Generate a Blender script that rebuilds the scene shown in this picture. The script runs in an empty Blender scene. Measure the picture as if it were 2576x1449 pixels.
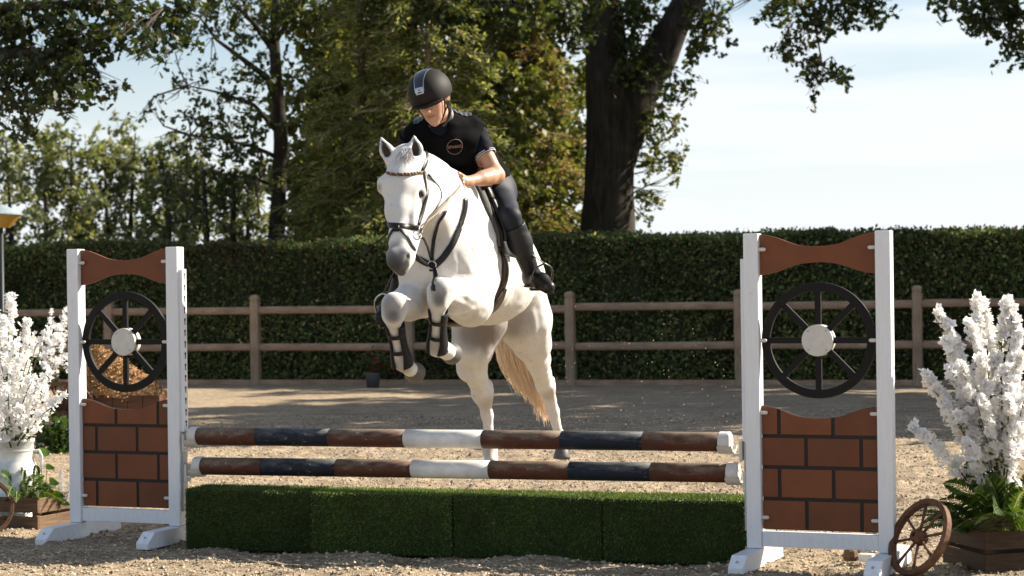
import bpy, math, random
import numpy as np
from mathutils import Vector, Matrix
from mathutils.bvhtree import BVHTree

random.seed(7)
RNG = np.random.default_rng(11)
SC = bpy.context.scene
COL = SC.collection
R = math.radians

# ------------------------------------------------------------------ camera
FPX, CX, CY = 5100.0, 1288.0, 724.5            # focal length in units of a 2576 wide frame
ROLL = 0.013
CAM = np.array([0.0, 0.0, 1.40])
cr, sr = math.cos(ROLL), math.sin(ROLL)
RIGHT, UP, FWD = np.array([cr, 0, -sr]), np.array([sr, 0, cr]), np.array([0, 1.0, 0])
cam_d = bpy.data.cameras.new('camera')
cam = bpy.data.objects.new('camera', cam_d)
COL.objects.link(cam)
cam_d.sensor_width = 36.0
cam_d.lens = FPX / 2576 * 36.0
cam_d.clip_start, cam_d.clip_end = 0.1, 3000
cam_d.dof.use_dof = True
cam_d.dof.focus_distance = 11.0
cam_d.dof.aperture_fstop = 4.5
M = Matrix(((cr, sr, 0, 0), (0, 0, -1, 0), (-sr, cr, 0, 0), (0, 0, 0, 1)))
cam.matrix_world = Matrix.Translation(CAM) @ M
SC.camera = cam

# ------------------------------------------------------------------ world, sun, exposure
SUN_EL, SUN_AZ = 35.0, 72.0                    # azimuth from +Y (away from the camera) towards +X
world = bpy.data.worlds.new('World')
SC.world = world
world.use_nodes = True
wt = world.node_tree
bg = wt.nodes['Background']
sky = wt.nodes.new('ShaderNodeTexSky')
sky.sky_type = 'NISHITA'
sky.sun_disc = False
sky.sun_elevation, sky.sun_rotation = R(SUN_EL), R(SUN_AZ)
sky.air_density, sky.dust_density, sky.ozone_density = 1.0, 1.2, 1.2
tc = wt.nodes.new('ShaderNodeTexCoord')
mp = wt.nodes.new('ShaderNodeMapping')
mp.inputs['Scale'].default_value = (1.5, 1.5, 15.0)
mp.inputs['Location'].default_value = (0.35, 0.0, 0.62)
nz = wt.nodes.new('ShaderNodeTexNoise')
nz.inputs['Scale'].default_value = 1.5
nz.inputs['Detail'].default_value = 6.0
nz.inputs['Roughness'].default_value = 0.5
rp = wt.nodes.new('ShaderNodeValToRGB')
rp.color_ramp.elements[0].position = 0.38
rp.color_ramp.elements[0].color = (0.12, 0.12, 0.12, 1)
rp.color_ramp.elements[1].position = 0.58
rp.color_ramp.elements[1].color = (0.93, 0.93, 0.93, 1)
mx = wt.nodes.new('ShaderNodeMix')
mx.data_type = 'RGBA'
mx.inputs['B'].default_value = (7.7, 8.1, 8.5, 1)
L = wt.links.new
L(tc.outputs['Generated'], mp.inputs['Vector'])
L(mp.outputs['Vector'], nz.inputs['Vector'])
L(nz.outputs['Fac'], rp.inputs['Fac'])
sep = wt.nodes.new('ShaderNodeSeparateXYZ')           # thin cloud and haze gather towards the horizon
el = wt.nodes.new('ShaderNodeMapRange')
el.inputs['From Min'].default_value, el.inputs['From Max'].default_value = 0.16, 0.55
el.inputs['To Min'].default_value, el.inputs['To Max'].default_value = 1.0, 0.18
mul = wt.nodes.new('ShaderNodeMath')
mul.operation = 'MULTIPLY'
L(tc.outputs['Generated'], sep.inputs[0])
L(sep.outputs['Z'], el.inputs['Value'])
L(rp.outputs['Color'], mul.inputs[0])
L(el.outputs['Result'], mul.inputs[1])
hz = wt.nodes.new('ShaderNodeMapRange')
hz.inputs['From Min'].default_value, hz.inputs['From Max'].default_value = 0.02, 0.13
hz.inputs['To Min'].default_value, hz.inputs['To Max'].default_value = 0.95, 0.25
mxx = wt.nodes.new('ShaderNodeMath')
mxx.operation = 'MAXIMUM'
L(sep.outputs['Z'], hz.inputs['Value'])
L(mul.outputs[0], mxx.inputs[0])
L(hz.outputs['Result'], mxx.inputs[1])
L(mxx.outputs[0], mx.inputs['Factor'])
hsv = wt.nodes.new('ShaderNodeHueSaturation')
hsv.inputs['Saturation'].default_value = 1.35
hsv.inputs['Value'].default_value = 1.08
L(sky.outputs['Color'], hsv.inputs['Color'])
L(hsv.outputs['Color'], mx.inputs['A'])
L(mx.outputs['Result'], bg.inputs['Color'])
bg.inputs['Strength'].default_value = 0.05

sun_d = bpy.data.lights.new('sun', 'SUN')
sun_d.energy = 5.0
sun_d.angle = R(0.55)
sun_d.color = (1.0, 0.91, 0.77)
sun = bpy.data.objects.new('sun', sun_d)
COL.objects.link(sun)
SUNV = np.array([math.sin(R(SUN_AZ)) * math.cos(R(SUN_EL)), math.cos(R(SUN_AZ)) * math.cos(R(SUN_EL)), math.sin(R(SUN_EL))])
sun.rotation_euler = Vector(SUNV).to_track_quat('Z', 'Y').to_euler()
sun.location = (15, 15, 20)

SC.view_settings.view_transform = 'Standard'
SC.view_settings.look = 'None'
SC.view_settings.gamma = 1.0
SC.view_settings.use_curve_mapping = False
SC.view_settings.exposure = 1.38
SC.cycles.max_bounces = 6
SC.cycles.diffuse_bounces = 3
SC.cycles.use_denoising = True


# ------------------------------------------------------------------ helpers
def at(u, v, d):
    """world point seen at (u, v) of the 2576 x 1449 frame at depth d"""
    return CAM + RIGHT * ((u - CX) / FPX * d) + UP * (-(v - CY) / FPX * d) + FWD * d


def unit(v):
    v = np.asarray(v, float)
    return v / (np.linalg.norm(v) + 1e-12)


TH = R(22.5)                                   # how far the jump is turned from the picture plane
JE = np.array([-math.cos(TH), math.sin(TH), 0])  # along the jump, towards its left end
JR = np.array([1.085, 10.15, 0])


def on_jump(u, v):
    """point of the upright plane through the jump seen at (u, v)"""
    d = at(u, v, 1.0) - CAM
    # CAM.xy + t d.xy = JR.xy + s JE.xy
    A = np.array([[d[0], -JE[0]], [d[1], -JE[1]]])
    t, s = np.linalg.solve(A, JR[:2] - CAM[:2])
    return CAM + d * t


class MB:
    """collects shapes for one mesh object"""

    def __init__(s):
        s.v, s.f, s.n = [], [], 0

    def add(s, V, F):
        V = np.asarray(V, float).reshape(-1, 3)
        s.v.append(V)
        n = s.n
        s.f += [[i + n for i in f] for f in F]
        s.n += len(V)
        return s

    def box(s, c, size, rot=None):
        h = np.array(size) / 2.0
        V = np.array([[x, y, z] for x in (-1, 1) for y in (-1, 1) for z in (-1, 1)]) * h
        if rot is not None:
            V = V @ np.array(rot).T
        return s.add(V + np.array(c), [(0, 1, 3, 2), (4, 6, 7, 5), (0, 4, 5, 1), (2, 3, 7, 6), (0, 2, 6, 4), (1, 5, 7, 3)])

    def tube(s, P, r, n=8, cap=True, flat=1.0, ref=None):
        """tube along a polyline; flat < 1 with ref makes a strap thin along ref-normal"""
        P = [np.asarray(p, float) for p in P]
        m = len(P)
        rr = [r] * m if np.isscalar(r) else list(r)
        V = []
        prev = None
        for i in range(m):
            t = unit(P[min(i + 1, m - 1)] - P[max(i - 1, 0)])
            if ref is not None:
                a = np.asarray(ref[i] if np.ndim(ref) > 1 else ref, float)
                a = a - t * a.dot(t)
            elif prev is None:
                a = np.cross(t, [0, 0, 1.0]) if abs(t[2]) < 0.9 else np.cross(t, [1.0, 0, 0])
            else:
                a = prev - t * prev.dot(t)
            a = unit(a)
            prev = a
            b = np.cross(t, a)
            for k in range(n):
                w = 2 * math.pi * k / n
                V.append(P[i] + rr[i] * (a * math.cos(w) * flat + b * math.sin(w)))
        F = []
        for i in range(m - 1):
            for k in range(n):
                k2 = (k + 1) % n
                F.append((i * n + k, i * n + k2, (i + 1) * n + k2, (i + 1) * n + k))
        if cap:
            F.append(tuple(range(n - 1, -1, -1)))
            F.append(tuple((m - 1) * n + k for k in range(n)))
        return s.add(V, F)

    def lathe(s, prof, n=24, M=None, cap=True):
        V = []
        for r, z in prof:
            for k in range(n):
                w = 2 * math.pi * k / n
                V.append((r * math.cos(w), r * math.sin(w), z))
        m = len(prof)
        F = []
        for i in range(m - 1):
            for k in range(n):
                k2 = (k + 1) % n
                F.append((i * n + k, i * n + k2, (i + 1) * n + k2, (i + 1) * n + k))
        if cap:
            F.append(tuple(range(n - 1, -1, -1)))
            F.append(tuple((m - 1) * n + k for k in range(n)))
        V = np.array(V)
        if M is not None:
            V = V @ np.array(M)[:3, :3].T + np.array(M)[:3, 3]
        return s.add(V, F)

    def prism(s, outline, t0, t1, fn):
        """outline: 2d points counter-clockwise; fn(a, b, t) -> world"""
        n = len(outline)
        V = [fn(a, b, t0) for a, b in outline] + [fn(a, b, t1) for a, b in outline]
        F = [tuple(range(n - 1, -1, -1)), tuple(range(n, 2 * n))]
        for k in range(n):
            k2 = (k + 1) % n
            F.append((k, k2, n + k2, n + k))
        return s.add(V, F)

    def ring(s, r0, r1, t0, t1, fn, n=48, a0=0.0, a1=2 * math.pi):
        full = abs(a1 - a0 - 2 * math.pi) < 1e-6
        m = n if full else n + 1
        V = []
        for k in range(m):
            w = a0 + (a1 - a0) * k / n
            c, q = math.cos(w), math.sin(w)
            V += [fn(r0 * c, r0 * q, t0), fn(r1 * c, r1 * q, t0), fn(r1 * c, r1 * q, t1), fn(r0 * c, r0 * q, t1)]
        F = []
        for k in range(n):
            a, b = k * 4, ((k + 1) % m) * 4
            for j in range(4):
                j2 = (j + 1) % 4
                F.append((a + j, a + j2, b + j2, b + j))
        return s.add(V, F)

    def build(s, name, mat, parent=None, smooth=False, world=False, bevel=0.0):
        V = np.concatenate(s.v)
        return link_mesh(name, V, s.f, mat, parent, smooth, world, bevel)


ORG = {}


def link_mesh(name, V, F, mat, parent=None, smooth=False, world=False, bevel=0.0, cols=None):
    me = bpy.data.meshes.new(name)
    V = np.asarray(V, float)
    o = bpy.data.objects.new(name, me)
    COL.objects.link(o)
    if parent is not None:
        o.parent = parent
        if world:
            V = V - ORG[parent.name]
        ORG[o.name] = ORG.get(parent.name, np.zeros(3)) if parent.name in ORG else np.zeros(3)
    elif world:
        c = np.array([(V[:, 0].min() + V[:, 0].max()) / 2, (V[:, 1].min() + V[:, 1].max()) / 2, V[:, 2].min()])
        V = V - c
        o.location = c
        ORG[o.name] = c
    me.from_pydata(V.tolist(), [], [tuple(int(i) for i in f) for f in F])
    if cols is not None:
        add_col(me, cols)
    if mat is not None:
        me.materials.append(mat)
    if smooth:
        me.polygons.foreach_set('use_smooth', np.ones(len(me.polygons), bool))
    me.update()
    if bevel:
        bm = o.modifiers.new('bevel', 'BEVEL')
        bm.width = bevel
        bm.segments = 2
        bm.limit_method = 'ANGLE'
    return o


def add_col(me, cols):
    c = np.ones((len(me.vertices), 4), np.float32)
    c[:, :3] = cols
    at_ = me.color_attributes.new('col', 'FLOAT_COLOR', 'POINT')
    at_.data.foreach_set('color', c.ravel())


def fast_mesh(name, V, k, mat, cols=None, parent=None, world=True, smooth=False):
    """mesh of equal n-gons: V holds k vertices per face in order"""
    V = np.asarray(V, np.float32).reshape(-1, 3)
    o = bpy.data.objects.new(name, bpy.data.meshes.new(name))
    COL.objects.link(o)
    me = o.data
    if parent is not None:
        o.parent = parent
        if world:
            V = V - ORG[parent.name].astype(np.float32)
    elif world:
        c = np.array([V[:, 0].mean(), V[:, 1].mean(), V[:, 2].min()])
        V = V - c.astype(np.float32)
        o.location = c
        ORG[o.name] = c
    n = len(V)
    nf = n // k
    me.vertices.add(n)
    me.vertices.foreach_set('co', V.ravel())
    me.loops.add(n)
    me.loops.foreach_set('vertex_index', np.arange(n, dtype=np.int32))
    me.polygons.add(nf)
    me.polygons.foreach_set('loop_start', np.arange(0, n, k, dtype=np.int32))
    me.update(calc_edges=True)
    if cols is not None:
        add_col(me, np.repeat(np.asarray(cols, np.float32), k, axis=0) if len(cols) == nf else cols)
    me.materials.append(mat)
    if smooth:
        me.polygons.foreach_set('use_smooth', np.ones(nf, bool))
    return o


def tag(o, label=None, cat=None, group=None, kind=None):
    if label:
        o['label'] = label
    if cat:
        o['category'] = cat
    if group:
        o['group'] = group
    if kind:
        o['kind'] = kind
    return o


def empty(name, loc, rz=0.0, label=None, cat=None, group=None):
    o = bpy.data.objects.new(name, None)
    COL.objects.link(o)
    o.empty_display_size = 0.1
    o.location = [float(x) for x in loc]
    o.rotation_euler = (0, 0, rz)
    ORG[o.name] = np.array(loc, float)
    return tag(o, label, cat, group)


def vnoise(P, seed=0):
    """smooth value noise in [-1, 1] at (N, 3) points"""
    P = np.asarray(P, float)
    I = np.floor(P).astype(np.int64)
    f = P - I
    f = f * f * (3 - 2 * f)

    def h(i, j, k):
        x = (i * 374761393 + j * 668265263 + k * 2147483647 + seed * 1442695041) & 0xFFFFFFFF
        x = ((x ^ (x >> 13)) * 1274126177) & 0xFFFFFFFF
        x = x ^ (x >> 16)
        return (x & 0xFFFF) / 32767.5 - 1
    r = 0
    for a in (0, 1):
        wa = f[:, 0] if a else 1 - f[:, 0]
        for b in (0, 1):
            wb = f[:, 1] if b else 1 - f[:, 1]
            for c in (0, 1):
                wc = f[:, 2] if c else 1 - f[:, 2]
                r = r + wa * wb * wc * h(I[:, 0] + a, I[:, 1] + b, I[:, 2] + c)
    return r


# ------------------------------------------------------------------ implicit sculpting (smooth union of tapered limbs)
def sculpt(ops, h):
    """ops: ('c', a, b, ra, rb, k) tapered capsule; ('e', c, rot, radii, k) ellipsoid; prefix '-' carves;
    ('p', point, normal) keeps the side the normal points away from. Returns vertices, quads."""
    lo, hi = np.full(3, 1e9), np.full(3, -1e9)
    for o in ops:
        if o[0] == 'c':
            for p, r in ((o[1], o[3]), (o[2], o[4])):
                lo, hi = np.minimum(lo, np.asarray(p) - r), np.maximum(hi, np.asarray(p) + r)
        elif o[0] == 'e':
            r = max(o[3])
            lo, hi = np.minimum(lo, np.asarray(o[1]) - r), np.maximum(hi, np.asarray(o[1]) + r)
    lo = lo - 4 * h
    n = np.ceil((hi + 4 * h - lo) / h).astype(int)
    D = np.full(n, 9.0, np.float32)
    for o in ops:
        t = o[0]
        if t == 'p':
            p, nn = np.asarray(o[1], float), unit(o[2])
            gx, gy, gz = [lo[a] + h * np.arange(n[a], dtype=np.float32) for a in range(3)]
            d = ((gx - p[0]) * nn[0])[:, None, None] + ((gy - p[1]) * nn[1])[None, :, None] + ((gz - p[2]) * nn[2])[None, None, :]
            D = np.maximum(D, d.astype(np.float32))
            continue
        k = o[5] if t[-1] == 'c' else o[4]
        if t[-1] == 'c':
            a, b, ra, rb = np.asarray(o[1], float), np.asarray(o[2], float), o[3], o[4]
            bl, bh = np.minimum(a - ra, b - rb), np.maximum(a + ra, b + rb)
        else:
            r = max(o[3])
            bl, bh = np.asarray(o[1]) - r, np.asarray(o[1]) + r
        pad = k + 3 * h
        i0 = np.maximum(0, np.floor((bl - pad - lo) / h).astype(int))
        i1 = np.minimum(n, np.ceil((bh + pad - lo) / h).astype(int) + 1)
        if (i1 <= i0).any():
            continue
        gx, gy, gz = [(lo[q] + h * np.arange(i0[q], i1[q])).astype(np.float32) for q in range(3)]
        X, Y, Z = gx[:, None, None], gy[None, :, None], gz[None, None, :]
        if t[-1] == 'c':
            ab = b - a
            L2 = max(ab.dot(ab), 1e-9)
            tt = np.clip(((X - a[0]) * ab[0] + (Y - a[1]) * ab[1] + (Z - a[2]) * ab[2]) / L2, 0, 1)
            d = np.sqrt((X - a[0] - tt * ab[0]) ** 2 + (Y - a[1] - tt * ab[1]) ** 2 + (Z - a[2] - tt * ab[2]) ** 2) - (ra + (rb - ra) * tt)
        else:
            c, rot, rad = np.asarray(o[1], float), np.asarray(o[2], float), np.asarray(o[3], float)
            q = [(X - c[0]) * rot[j][0] + (Y - c[1]) * rot[j][1] + (Z - c[2]) * rot[j][2] for j in range(3)]
            k0 = np.sqrt(sum((q[j] / rad[j]) ** 2 for j in range(3)))
            k1 = np.sqrt(sum((q[j] / rad[j] ** 2) ** 2 for j in range(3))) + 1e-6
            d = k0 * (k0 - 1) / k1
        s = tuple(slice(i0[q], i1[q]) for q in range(3))
        E = D[s]
        if t[0] == '-':
            m = np.clip(k - np.abs(E + d), 0, None) / k
            D[s] = np.maximum(E, -d) + m * m * k * 0.25
        else:
            m = np.clip(k - np.abs(E - d), 0, None) / k
            D[s] = np.minimum(E, d) - m * m * k * 0.25
    return nets(D, lo, h)


def nets(D, lo, h):
    S = D < 0
    n = np.array(D.shape)
    sl = [[slice(0, n[a] - 1), slice(1, n[a])] for a in range(3)]
    cnt = np.zeros(n - 1, np.int8)
    for a in (0, 1):
        for b in (0, 1):
            for c in (0, 1):
                cnt += S[sl[0][a], sl[1][b], sl[2][c]]
    idx = np.argwhere((cnt > 0) & (cnt < 8))
    ids = np.full(n - 1, -1, np.int32)
    ids[idx[:, 0], idx[:, 1], idx[:, 2]] = np.arange(len(idx))
    acc = np.zeros((len(idx), 3))
    num = np.zeros(len(idx))
    cor = np.array([[a, b, c] for a in (0, 1) for b in (0, 1) for c in (0, 1)])
    val = {tuple(c): D[idx[:, 0] + c[0], idx[:, 1] + c[1], idx[:, 2] + c[2]] for c in cor}
    for c in cor:
        for ax in range(3):
            if c[ax] == 0:
                e = c.copy()
                e[ax] = 1
                d0, d1 = val[tuple(c)], val[tuple(e)]
                m = (d0 < 0) != (d1 < 0)
                t = np.where(m, d0 / np.where(m, d0 - d1, 1), 0)
                p = np.repeat(c[None].astype(float), len(idx), 0)
                p[:, ax] += t
                acc += p * m[:, None]
                num += m
    V = lo + h * (idx + acc / np.maximum(num, 1)[:, None])
    F = []
    for ax in range(3):
        b, c = (ax + 1) % 3, (ax + 2) % 3
        s0 = [slice(None)] * 3
        s1 = [slice(None)] * 3
        s0[ax], s1[ax] = slice(0, n[ax] - 1), slice(1, n[ax])
        A, B = S[tuple(s0)], S[tuple(s1)]
        e = np.argwhere(A != B)
        e = e[(e[:, b] > 0) & (e[:, c] > 0) & (e[:, b] < n[b] - 1) & (e[:, c] < n[c] - 1)]
        q = []
        for db, dc in ((-1, -1), (0, -1), (0, 0), (-1, 0)):
            g = e.copy()
            g[:, b] += db
            g[:, c] += dc
            q.append(ids[g[:, 0], g[:, 1], g[:, 2]])
        q = np.stack(q, 1)
        flip = ~A[e[:, 0], e[:, 1], e[:, 2]]
        q[flip] = q[flip][:, ::-1]
        F.append(q)
    return V, np.concatenate(F)


def quad_mesh(name, V, Q, mat, parent=None, cols=None, smooth_iter=3):
    o = bpy.data.objects.new(name, bpy.data.meshes.new(name))
    COL.objects.link(o)
    me = o.data
    if parent is not None:
        o.parent = parent
        W = V - ORG[parent.name]
        ORG[o.name] = ORG[parent.name]
    else:
        c = np.array([V[:, 0].mean(), V[:, 1].mean(), V[:, 2].min()])
        W = V - c
        o.location = c
        ORG[o.name] = c
    me.vertices.add(len(W))
    me.vertices.foreach_set('co', W.astype(np.float32).ravel())
    me.loops.add(Q.size)
    me.loops.foreach_set('vertex_index', Q.astype(np.int32).ravel())
    me.polygons.add(len(Q))
    me.polygons.foreach_set('loop_start', np.arange(0, Q.size, 4, dtype=np.int32))
    me.update(calc_edges=True)
    me.validate()
    me.polygons.foreach_set('use_smooth', np.ones(len(me.polygons), bool))
    if cols is not None:
        add_col(me, cols)
    me.materials.append(mat)
    if smooth_iter:
        md = o.modifiers.new('smooth', 'SMOOTH')
        md.iterations = smooth_iter
        md.factor = 0.5
    return o


# ------------------------------------------------------------------ materials
def new_mat(name):
    m = bpy.data.materials.new(name)
    m.use_nodes = True
    nt = m.node_tree
    b = nt.nodes['Principled BSDF']
    return m, nt, b


def n_noise(nt, scale, detail=4, rough=0.55, vec=None, stretch=None):
    n = nt.nodes.new('ShaderNodeTexNoise')
    n.inputs['Scale'].default_value = scale
    n.inputs['Detail'].default_value = detail
    n.inputs['Roughness'].default_value = rough
    t = nt.nodes.new('ShaderNodeTexCoord')
    src = t.outputs['Object']
    if stretch:
        mpn = nt.nodes.new('ShaderNodeMapping')
        mpn.inputs['Scale'].default_value = stretch
        nt.links.new(src, mpn.inputs['Vector'])
        src = mpn.outputs['Vector']
    nt.links.new(src, n.inputs['Vector'])
    return n.outputs['Fac']


def n_ramp(nt, fac, stops):
    r = nt.nodes.new('ShaderNodeValToRGB')
    el = r.color_ramp.elements
    while len(el) < len(stops):
        el.new(0.5)
    for e, (p, c) in zip(el, stops):
        e.position = p
        e.color = (*c, 1) if len(c) == 3 else c
    nt.links.new(fac, r.inputs['Fac'])
    return r.outputs['Color']


def n_mix(nt, fac, a, b, mode='MIX'):
    m = nt.nodes.new('ShaderNodeMix')
    m.data_type = 'RGBA'
    m.blend_type = mode
    for sock, v in (('Factor', fac), ('A', a), ('B', b)):
        if hasattr(v, 'links') or isinstance(v, bpy.types.NodeSocket):
            nt.links.new(v, m.inputs[sock])
        elif sock == 'Factor':
            m.inputs[sock].default_value = v
        else:
            m.inputs[sock].default_value = (*v, 1)
    return m.outputs['Result']


def n_bump(nt, b, h, strength=0.3, dist=0.01):
    bp = nt.nodes.new('ShaderNodeBump')
    bp.inputs['Strength'].default_value = strength
    bp.inputs['Distance'].default_value = dist
    nt.links.new(h, bp.inputs['Height'])
    nt.links.new(bp.outputs['Normal'], b.inputs['Normal'])


def simple(name, c, rough=0.6, var=0.15, scale=30, spec=0.4, bump=0.0, metal=0.0, stretch=None, sheen=0.0, coat=0.0):
    m, nt, b = new_mat(name)
    f = n_noise(nt, scale, 5, 0.6, stretch=stretch)
    lo = tuple(x * (1 - var) for x in c)
    hi = tuple(min(1, x * (1 + var)) for x in c)
    nt.links.new(n_ramp(nt, f, [(0.25, lo), (0.75, hi)]), b.inputs['Base Color'])
    b.inputs['Roughness'].default_value = rough
    b.inputs['Specular IOR Level'].default_value = spec
    b.inputs['Metallic'].default_value = metal
    if sheen:
        b.inputs['Sheen Weight'].default_value = sheen
    if coat:
        b.inputs['Coat Weight'].default_value = coat
    if bump:
        n_bump(nt, b, f, bump, 0.004)
    return m


def painted(name, c, wear=(0.25, 0.2, 0.15), amt=0.62, rough=0.45):
    m, nt, b = new_mat(name)
    f1 = n_noise(nt, 9, 6, 0.62)
    f2 = n_noise(nt, 70, 3, 0.5, stretch=(1, 1, 0.12))
    base = n_ramp(nt, f2, [(0.3, tuple(x * 0.93 for x in c)), (0.7, c)])
    mask = n_ramp(nt, f1, [(amt, (0, 0, 0)), (amt + 0.12, (0.55, 0.55, 0.55))])
    k = n_mix(nt, mask, base, wear)
    tco = nt.nodes.new('ShaderNodeTexCoord')
    sxyz = nt.nodes.new('ShaderNodeSeparateXYZ')
    nt.links.new(tco.outputs['Object'], sxyz.inputs[0])
    f4 = n_noise(nt, 38, 5, 0.65)
    ma = nt.nodes.new('ShaderNodeMath')
    ma.operation = 'MULTIPLY_ADD'
    nt.links.new(sxyz.outputs['Z'], ma.inputs[0])
    ma.inputs[1].default_value = -0.45
    nt.links.new(f4, ma.inputs[2])
    mud = n_ramp(nt, ma.outputs[0], [(0.545, (0, 0, 0)), (0.70, (0.45, 0.45, 0.45))])
    nt.links.new(n_mix(nt, mud, k, (0.34, 0.27, 0.19)), b.inputs['Base Color'])
    b.inputs['Roughness'].default_value = rough
    n_bump(nt, b, f2, 0.12, 0.003)
    return m


def foliage(name, trans=0.35, rough=0.5, tint=(1.4, 1.4, 0.6)):
    m, nt, b = new_mat(name)
    a = nt.nodes.new('ShaderNodeAttribute')
    a.attribute_name = 'col'
    nt.links.new(a.outputs['Color'], b.inputs['Base Color'])
    b.inputs['Roughness'].default_value = rough
    b.inputs['Specular IOR Level'].default_value = 0.35
    t = nt.nodes.new('ShaderNodeBsdfTranslucent')
    hs = nt.nodes.new('ShaderNodeMix')
    hs.data_type = 'RGBA'
    hs.blend_type = 'MULTIPLY'
    hs.inputs['Factor'].default_value = 1.0
    hs.inputs['B'].default_value = (*tint, 1)
    nt.links.new(a.outputs['Color'], hs.inputs['A'])
    nt.links.new(hs.outputs['Result'], t.inputs['Color'])
    ms = nt.nodes.new('ShaderNodeMixShader')
    ms.inputs[0].default_value = trans
    nt.links.new(b.outputs[0], ms.inputs[1])
    nt.links.new(t.outputs[0], ms.inputs[2])
    nt.links.new(ms.outputs[0], nt.nodes['Material Output'].inputs['Surface'])
    return m


def vcol(name, rough=0.55, spec=0.3, noise=0.10, scale=60, bump=0.0, sss=0.0, sheen=0.0):
    m, nt, b = new_mat(name)
    a = nt.nodes.new('ShaderNodeAttribute')
    a.attribute_name = 'col'
    f = n_noise(nt, scale, 5, 0.65)
    g = n_ramp(nt, f, [(0.3, (1 - noise,) * 3), (0.7, (1, 1, 1))])
    nt.links.new(n_mix(nt, 1.0, a.outputs['Color'], g, 'MULTIPLY'), b.inputs['Base Color'])
    b.inputs['Roughness'].default_value = rough
    b.inputs['Specular IOR Level'].default_value = spec
    if sss:
        b.inputs['Subsurface Weight'].default_value = sss
        b.inputs['Subsurface Radius'].default_value = (0.012, 0.005, 0.003)
        b.inputs['Subsurface Scale'].default_value = 0.5
    if sheen:
        b.inputs['Sheen Weight'].default_value = sheen
    if bump:
        n_bump(nt, b, f, bump, 0.004)
    return m


M_WHITE = painted('white_paint', (0.74, 0.76, 0.78), (0.42, 0.36, 0.28), 0.66)
M_WHITE2 = simple('white_plastic', (0.58, 0.56, 0.51), 0.55, 0.12, 22)
M_BROWN = simple('brown_board', (0.150, 0.043, 0.011), 0.55, 0.2, 6, bump=0.12)
def per_piece(m, lo=0.80, hi=1.18):
    nt = m.node_tree
    b = nt.nodes['Principled BSDF']
    src = b.inputs['Base Color'].links[0].from_socket
    oi = nt.nodes.new('ShaderNodeObjectInfo')
    g = n_ramp(nt, oi.outputs['Random'], [(0.0, (lo, lo, lo)), (1.0, (hi, hi, hi))])
    f = n_noise(nt, 60, 6, 0.7, stretch=(0.25, 1, 1))
    sc = n_ramp(nt, f, [(0.66, (0, 0, 0)), (0.74, (0.35, 0.35, 0.35))])
    k = n_mix(nt, 1.0, src, g, 'MULTIPLY')
    nt.links.new(n_mix(nt, sc, k, (0.20, 0.11, 0.065)), b.inputs['Base Color'])


per_piece(M_BROWN)
M_JOINT = simple('dark_joint', (0.018, 0.013, 0.010), 0.7, 0.2, 40)
M_BLACKW = simple('black_wheel', (0.010, 0.009, 0.0085), 0.6, 0.2, 25, spec=0.18)
M_ZINC = simple('zinc_track', (0.36, 0.37, 0.36), 0.45, 0.15, 30, metal=0.6)
M_HOLE = simple('slot_shade_and_black', (0.02, 0.02, 0.02), 0.9, 0.1)  # painted shade of keyholes and badge slots; plain black on soles and treads
M_LEATHER = simple('black_leather', (0.009, 0.0075, 0.007), 0.42, 0.25, 50, spec=0.3, bump=0.1)
M_LEATHER_B = simple('brown_leather', (0.045, 0.026, 0.016), 0.45, 0.3, 50, spec=0.5, bump=0.1)
M_STEEL = simple('steel', (0.5, 0.5, 0.5), 0.25, 0.05, 30, metal=1.0)
M_FENCE = None


def make_wood(name, c, c2, rough=0.75, stretch=(1, 1, 14), scale=6, bump=0.35):
    m, nt, b = new_mat(name)
    f = n_noise(nt, scale, 7, 0.65, stretch=stretch)
    f2 = n_noise(nt, 3.0, 3, 0.5)
    k = n_ramp(nt, f, [(0.28, c), (0.72, c2)])
    g = n_ramp(nt, f2, [(0.3, (0.7, 0.7, 0.7)), (0.7, (1.1, 1.1, 1.1))])
    nt.links.new(n_mix(nt, 1.0, k, g, 'MULTIPLY'), b.inputs['Base Color'])
    b.inputs['Roughness'].default_value = rough
    b.inputs['Specular IOR Level'].default_value = 0.25
    n_bump(nt, b, f, bump, 0.004)
    return m


M_POST = make_wood('weathered_post_wood', (0.22, 0.15, 0.10), (0.43, 0.32, 0.22), stretch=(9, 9, 0.8))
M_RAIL = make_wood('weathered_rail_wood', (0.22, 0.135, 0.085), (0.45, 0.32, 0.22), stretch=(0.8, 9, 9))
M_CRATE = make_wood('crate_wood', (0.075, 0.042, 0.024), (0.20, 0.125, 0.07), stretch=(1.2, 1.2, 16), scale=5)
M_WAGON = make_wood('wagon_wheel_wood', (0.075, 0.035, 0.02), (0.19, 0.095, 0.048), stretch=(4, 4, 4), scale=8)
M_CART = make_wood('cart_wood', (0.08, 0.035, 0.02), (0.17, 0.08, 0.045), stretch=(1, 1, 10))
M_BARK = make_wood('oak_bark', (0.010, 0.0085, 0.007), (0.066, 0.052, 0.040), rough=0.95, stretch=(6, 6, 1.1), scale=2.2, bump=1.0)
M_TWIG = simple('twig_bark', (0.07, 0.05, 0.035), 0.9, 0.3, 20)
M_TWIGL = simple('pale_twig_bark', (0.34, 0.27, 0.16), 0.9, 0.3, 20)
M_LEAF = foliage('oak_leaves', 0.38)
M_NEEDLE = foliage('conifer_needles', 0.58, 0.6, (1.4, 1.45, 0.8))
M_HEDGE = foliage('hedge_leaves', 0.30, 0.75)
M_PLANT = foliage('plant_leaves', 0.35, 0.35)
M_PETAL = foliage('white_petals', 0.55, 0.7, (1.0, 1.0, 1.0))
M_TURF = foliage('turf_fibres', 0.25, 0.5)


# ------------------------------------------------------------------ ground
HOOF = [(-2.6 + 5.4 * RNG.random(), 9.6 + 8.5 * RNG.random(), 0.055 + 0.025 * RNG.random(), RNG.random() * 6.28) for _ in range(130)]


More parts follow.
